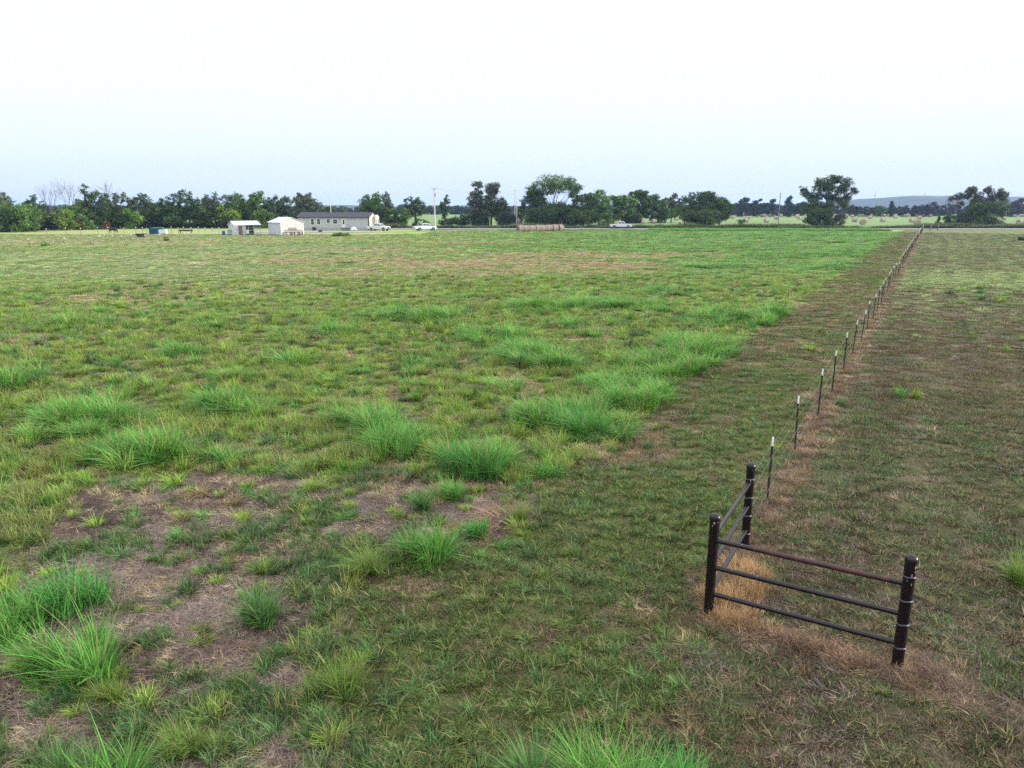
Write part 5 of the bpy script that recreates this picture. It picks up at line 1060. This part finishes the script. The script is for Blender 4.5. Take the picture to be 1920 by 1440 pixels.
tree(869, 396, 423, 32, 'bush', 'dark', 'low dark hedge bush left of the twin tall trees', lobes=10); tree(855, 404, 423, 26, 'bush', 'mid', 'low hedge bush right of the slender tree', lobes=8)
tree(893, 341, 423, 26, 'tall', 'grey', 'left one of twin tall ragged trees', .12, 1.5, lob=(6, (640, 330), [(1510,90,28),(1560,100,32),(1530,150,18),(1490,200,28),(1560,190,28),(1500,260,50),(1550,250,40),(1470,310,34),(1540,320,50),(1580,350,44),(1520,400,50),(1560,430,44)])); tree(921, 344, 423, 32, 'tall', 'grey', 'right one of twin tall ragged trees', .15, 1.5, lob=(6, (640, 330), [(1680,115,38),(1730,120,42),(1660,170,32),(1720,180,36),(1690,220,32),(1640,250,34),(1700,270,46),(1640,320,44),(1680,350,50),(1750,330,40),(1800,290,38),(1690,400,50),(1740,420,45)]))
tree(905, 392, 423, 52, 'bush', 'dark', 'dark brush at the foot of the twin tall trees', lobes=14); tree(943, 373, 423, 34, 'round', 'dark', 'dark tree left of the slim pale poles', .05, .8, D=245); tree(950, 396, 424, 50, 'bush', 'blue', 'bluish dark brush behind the slim pale poles', lobes=12)
tree(978, 371, 423, 28, 'tall', 'dark', 'dark tree just right of the slim pale poles', .05, lobes=10, D=245); tree(1005, 350, 423, 44, 'round', 'dark', 'dark crown on the left shoulder of the spreading big tree', .25, .9)
tree(1040, 330, 423, 92, 'umbrella', 'mid', 'largest spreading tree with open forked limbs above the bale row', .4, 1.5, lob=(6, (920, 310), [(620,170,70),(690,200,60),(760,180,75),(820,230,60),(880,190,55),(900,240,40),(600,270,60),(520,260,60),(450,290,50),(470,340,45),(560,380,50),(500,420,45),(590,430,35),(960,260,40),(930,320,40),(740,260,50),(660,300,30)]))
tree(1045, 372, 424, 70, 'bush', 'dark', 'dark bushy growth filling the fork under the spreading big tree', lobes=18)
tree(1012, 388, 424, 64, 'bush', 'dark', 'dark thicket under the left side of the spreading big tree', lobes=16); tree(1058, 380, 424, 64, 'bush', 'purple', 'purplish dark thicket under the spreading big tree', lobes=16, col2='dark')
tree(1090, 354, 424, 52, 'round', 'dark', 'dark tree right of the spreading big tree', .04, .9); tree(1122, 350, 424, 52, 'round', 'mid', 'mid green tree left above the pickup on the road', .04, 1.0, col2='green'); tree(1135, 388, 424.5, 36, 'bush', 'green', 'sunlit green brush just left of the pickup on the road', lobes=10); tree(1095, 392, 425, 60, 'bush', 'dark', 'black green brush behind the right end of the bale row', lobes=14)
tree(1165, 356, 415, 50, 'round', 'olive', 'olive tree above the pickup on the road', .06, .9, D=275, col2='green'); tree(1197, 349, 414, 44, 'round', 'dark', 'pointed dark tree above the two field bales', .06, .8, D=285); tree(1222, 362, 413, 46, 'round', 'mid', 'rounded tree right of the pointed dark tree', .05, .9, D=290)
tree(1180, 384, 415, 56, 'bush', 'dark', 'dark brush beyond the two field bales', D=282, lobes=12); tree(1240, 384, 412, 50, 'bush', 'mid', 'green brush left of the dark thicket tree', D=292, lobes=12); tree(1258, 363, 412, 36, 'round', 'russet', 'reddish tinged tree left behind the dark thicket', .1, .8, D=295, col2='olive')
tree(1283, 358, 424, 40, 'round', 'mid', 'left crown of the dark roadside thicket', .1, .85); tree(1316, 354, 424, 62, 'round', 'dark', 'tallest middle crown of the dark roadside thicket', .06, 1.0); tree(1348, 366, 424, 50, 'round', 'dark', 'right crown of the dark roadside thicket', .05, 1.0, col2='mid')
tree(1315, 388, 425, 84, 'bush', 'dark', 'dense black green underbrush of the roadside thicket', lobes=20); tree(1388, 408, 424, 18, 'bush', 'mid', 'small bright shrub right of the roadside thicket', lobes=6)
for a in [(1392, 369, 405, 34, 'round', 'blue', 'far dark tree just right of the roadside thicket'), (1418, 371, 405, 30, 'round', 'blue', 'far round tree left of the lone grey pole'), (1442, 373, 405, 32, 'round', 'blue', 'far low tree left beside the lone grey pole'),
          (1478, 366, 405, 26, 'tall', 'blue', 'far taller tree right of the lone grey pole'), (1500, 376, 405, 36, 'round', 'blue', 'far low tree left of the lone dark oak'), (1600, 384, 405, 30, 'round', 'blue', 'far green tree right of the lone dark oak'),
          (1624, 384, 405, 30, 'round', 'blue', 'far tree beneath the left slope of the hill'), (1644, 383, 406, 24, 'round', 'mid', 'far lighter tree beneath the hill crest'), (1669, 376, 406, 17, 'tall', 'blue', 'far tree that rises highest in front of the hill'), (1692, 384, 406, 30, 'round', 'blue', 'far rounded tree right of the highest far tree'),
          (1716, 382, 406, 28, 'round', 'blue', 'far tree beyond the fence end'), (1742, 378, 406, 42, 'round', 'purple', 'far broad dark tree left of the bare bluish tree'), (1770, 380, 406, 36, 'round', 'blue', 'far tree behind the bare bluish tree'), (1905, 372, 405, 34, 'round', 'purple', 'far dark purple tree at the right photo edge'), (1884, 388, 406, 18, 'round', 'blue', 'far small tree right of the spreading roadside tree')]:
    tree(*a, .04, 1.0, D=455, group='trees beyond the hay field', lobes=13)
# lone dark oak with the odd side limb
oak = tree(1547, 332, 424, 84, 'round', 'dark', 'lone dark round crowned tree on the verge with one limb sticking out left', .2, 1.25, lob=(6, (1440, 320), [(560,130,46),(640,110,46),(720,100,46),(790,140,46),(850,190,42),(900,230,36),(880,290,36),(520,200,46),(600,190,50),(690,190,50),(770,220,50),(500,290,46),(580,290,46),(660,290,42),(740,310,46),(830,330,46),(440,260,32),(390,220,30),(460,370,46),(540,400,56),(640,400,46),(780,390,46),(840,370,32),(420,430,56)]))
c = [np.array((-(1547 - x_) * mpp(228), 0, zat(y_, 228))) for x_, y_ in ((1502, 360), (1510, 367), (1494, 350), (1514, 374))]
V, Q, B = leaves(c, [.9, .9, .75, 1.0], [90, 90, 60, 110], .19, 77); link(mesh_np('side_foliage', V, Q, B, [LM['dark']]), 'side_foliage', oak)
b_ = MB(); b_.tube([(-.5, 0, 4.5), tuple(c[3]), tuple(c[0]), tuple(c[2])], [.14, .1, .06, .03], M_bark, 6); b_.build('side_limb', oak)
tree(1518, 390, 425, 44, 'bush', 'dark', 'dark brush at the left foot of the lone dark tree', lobes=13); tree(1545, 384, 425, 46, 'bush', 'dark', 'dark brush under the middle of the lone dark tree', lobes=13)
tree(1570, 398, 425, 34, 'bush', 'olive', 'olive spiky shrub at the right foot of the lone dark tree', lobes=10)
tree(1833, 352, 423, 94, 'umbrella', 'olive', 'wide spreading tree on the verge right of the fence end', .35, 1.3, lob=(8, (1680, 330), [(960,220,52),(1040,210,44),(920,300,52),(870,340,32),(1000,300,44),(1100,240,44),(1180,220,44),(1150,300,52),(1270,220,52),(1380,240,44),(1300,310,52),(1420,300,52),(1500,290,44),(1560,280,40),(1560,350,36),(1200,380,52),(1080,380,52),(1320,400,52),(1420,390,52),(1500,400,44),(1000,430,44),(1100,460,52),(1250,470,52),(1400,450,52),(1480,460,44)])); tree(1835, 376, 424, 84, 'bush', 'dark', 'dark lower foliage of the wide spreading verge tree', lobes=20, dens=.8); tree(1800, 392, 424.5, 34, 'bush', 'blue', 'dark blue green cedar brush left under the spreading tree', lobes=10)
tree(1850, 402, 425, 60, 'bush', 'dark', 'low dark brush at the foot of the spreading verge tree', lobes=13); bare(1778, 370, 423, 34, 'leafless bluish purple tree left of the spreading verge tree', 7, m=mat('bluish_bark', (.10, .075, .11), .9, .1, 4)); tree(1777, 398, 424, 30, 'bush', 'dark', 'dark bush at the foot of the bare bluish tree', lobes=8)
tree(1758, 403, 425, 16, 'cone', 'dark', 'small pointed cedar beside the far pipe fence', .0, 1.3, lobes=10, cat='cedar')
tree(1916, 444, 451, 24, 'bush', 'dark', 'low dark weed clump on the mown ground at the right edge', lobes=7)
tree(640, 435, 443.3, 40, 'bush', 'lime', 'low yellow green weed patch in front of the mobile home', lobes=12, dens=2.2)
tree(312, 445, 451, 7, 'tall', 'lime', 'thin green weed stalks by the near pasture fence', lobes=6, name='weed', cat='weed'); tree(84, 455, 461, 14, 'bush', 'lime', 'small yellow green weed between two pasture fence posts', lobes=5)

# far wood that reads as one mass, and the hill
def wood(name, segs, label, seed, mats_):
    r_ = np.random.default_rng(seed); cs = []; rd_ = []
    for px0, px1, top, D, n in segs:
        for k in range(n):
            px_ = px0 + (px1 - px0) * (k + r_.uniform(0, 1)) / n; Dk = D * r_.uniform(.97, 1.06); h = zat(top + r_.normal(0, 1.4), Dk); x = xat(px_, Dk)
            for q in range(2): rr = h * r_.uniform(.25, .4); cs.append(np.array((x + r_.normal(0, 2), Dk, max(rr * .8, h * (.75 if q == 0 else .35) ))) - np.array((0, 0, rr * .4 if q == 0 else 0))); rd_.append(rr * (1.0 + .4 * q))
    V, Q, B = leaves(cs, rd_, [int(14 * q * q) + 30 for q in rd_], .85, seed); o = link(mesh_np(name, V, Q, B, mats_), name); tag(o, label, 'woodland', kind='stuff')
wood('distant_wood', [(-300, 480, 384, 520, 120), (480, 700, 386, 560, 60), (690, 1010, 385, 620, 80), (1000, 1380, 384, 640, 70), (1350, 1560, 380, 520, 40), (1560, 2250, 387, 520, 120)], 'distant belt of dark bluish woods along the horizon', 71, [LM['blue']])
hx = np.linspace(-2600, 3600, 240); hb = []
def ridge(x): 
    u_ = 960 + F * x / (CP * 2400); base_ = 8.0 + 27 * sstep(1500, 1720, u_) + 3 * np.sin(x / 170) * sstep(1500, 1700, u_) + 4 * fbm(x, x * 0, 120, 61, 3); return base_
Vh = []; rows = [(2200, 0.0), (2280, .55), (2400, 1.0), (2600, .9), (3200, .0)]
for D, f in rows:
    zz = ridge(hx * 2400 / 2400) * f + (fbm(hx, hx * 0 + D, 26, 62, 3) - .5) * 5 * (f > .4); Vh.append(np.stack([hx, np.full_like(hx, D), np.maximum(zz, -1 if f == 0 else 0) - (f == 0) * 1], 1))
Vh = np.concatenate(Vh); nh = len(hx); i, j = np.meshgrid(np.arange(len(rows) - 1), np.arange(nh - 1), indexing='ij')
Qh = np.stack([i * nh + j, i * nh + j + 1, (i + 1) * nh + j + 1, (i + 1) * nh + j], -1).reshape(-1, 4)
hl = link(mesh_np('hill', Vh, Qh, mats=[mat('hill_woods', (.030, .042, .040), .95, .2, .03)]), 'hill'); tag(hl, 'low wooded blue hill on the right horizon', 'hill', kind='structure')
for px_, lb in ((1638, 'left one of two faint masts on the hill'), (1730.5, 'right one of two faint masts on the hill')):
    x = xat(px_, 2400); o = empty('mast', (x, 2400, 25), 0, lb, 'mast'); b_ = MB()
    for s_ in (-1, 1): b_.tube([(s_ * 1.6, 0, 0), (s_ * .5, 0, 24)], .35, M_poled, 4)
    for k in range(6): b_.tube([(-1.6 + .18 * k, 0, 4 * k), (1.4 - .18 * k, 0, 4 * k + 4)], .2, M_poled, 4)
    b_.build('lattice', o); b_ = MB(); b_.tube([(0, 0, 24), (0, 0, 30)], .25, M_poled, 4); b_.build('antenna', o)

# ------------------------------------------------------------------ haze: even, closed box of air round everything
b_ = MB(); hm = bpy.data.materials.new('haze_air'); hm.use_nodes = True; t = hm.node_tree; t.nodes.clear(); pv = N(t, 'ShaderNodeVolumePrincipled'); ou = N(t, 'ShaderNodeOutputMaterial')
pv.inputs['Color'].default_value = (.42, .60, 1, 1); pv.inputs['Density'].default_value = .00012; pv.inputs['Anisotropy'].default_value = .2; t.links.new(pv.outputs[0], ou.inputs['Volume'])
b_.box(-6500, 6500, -6500, 6500, -1.5, 64, hm); o = b_.build('haze'); tag(o, 'thin pale blue morning haze over the fields', 'haze', kind='stuff')
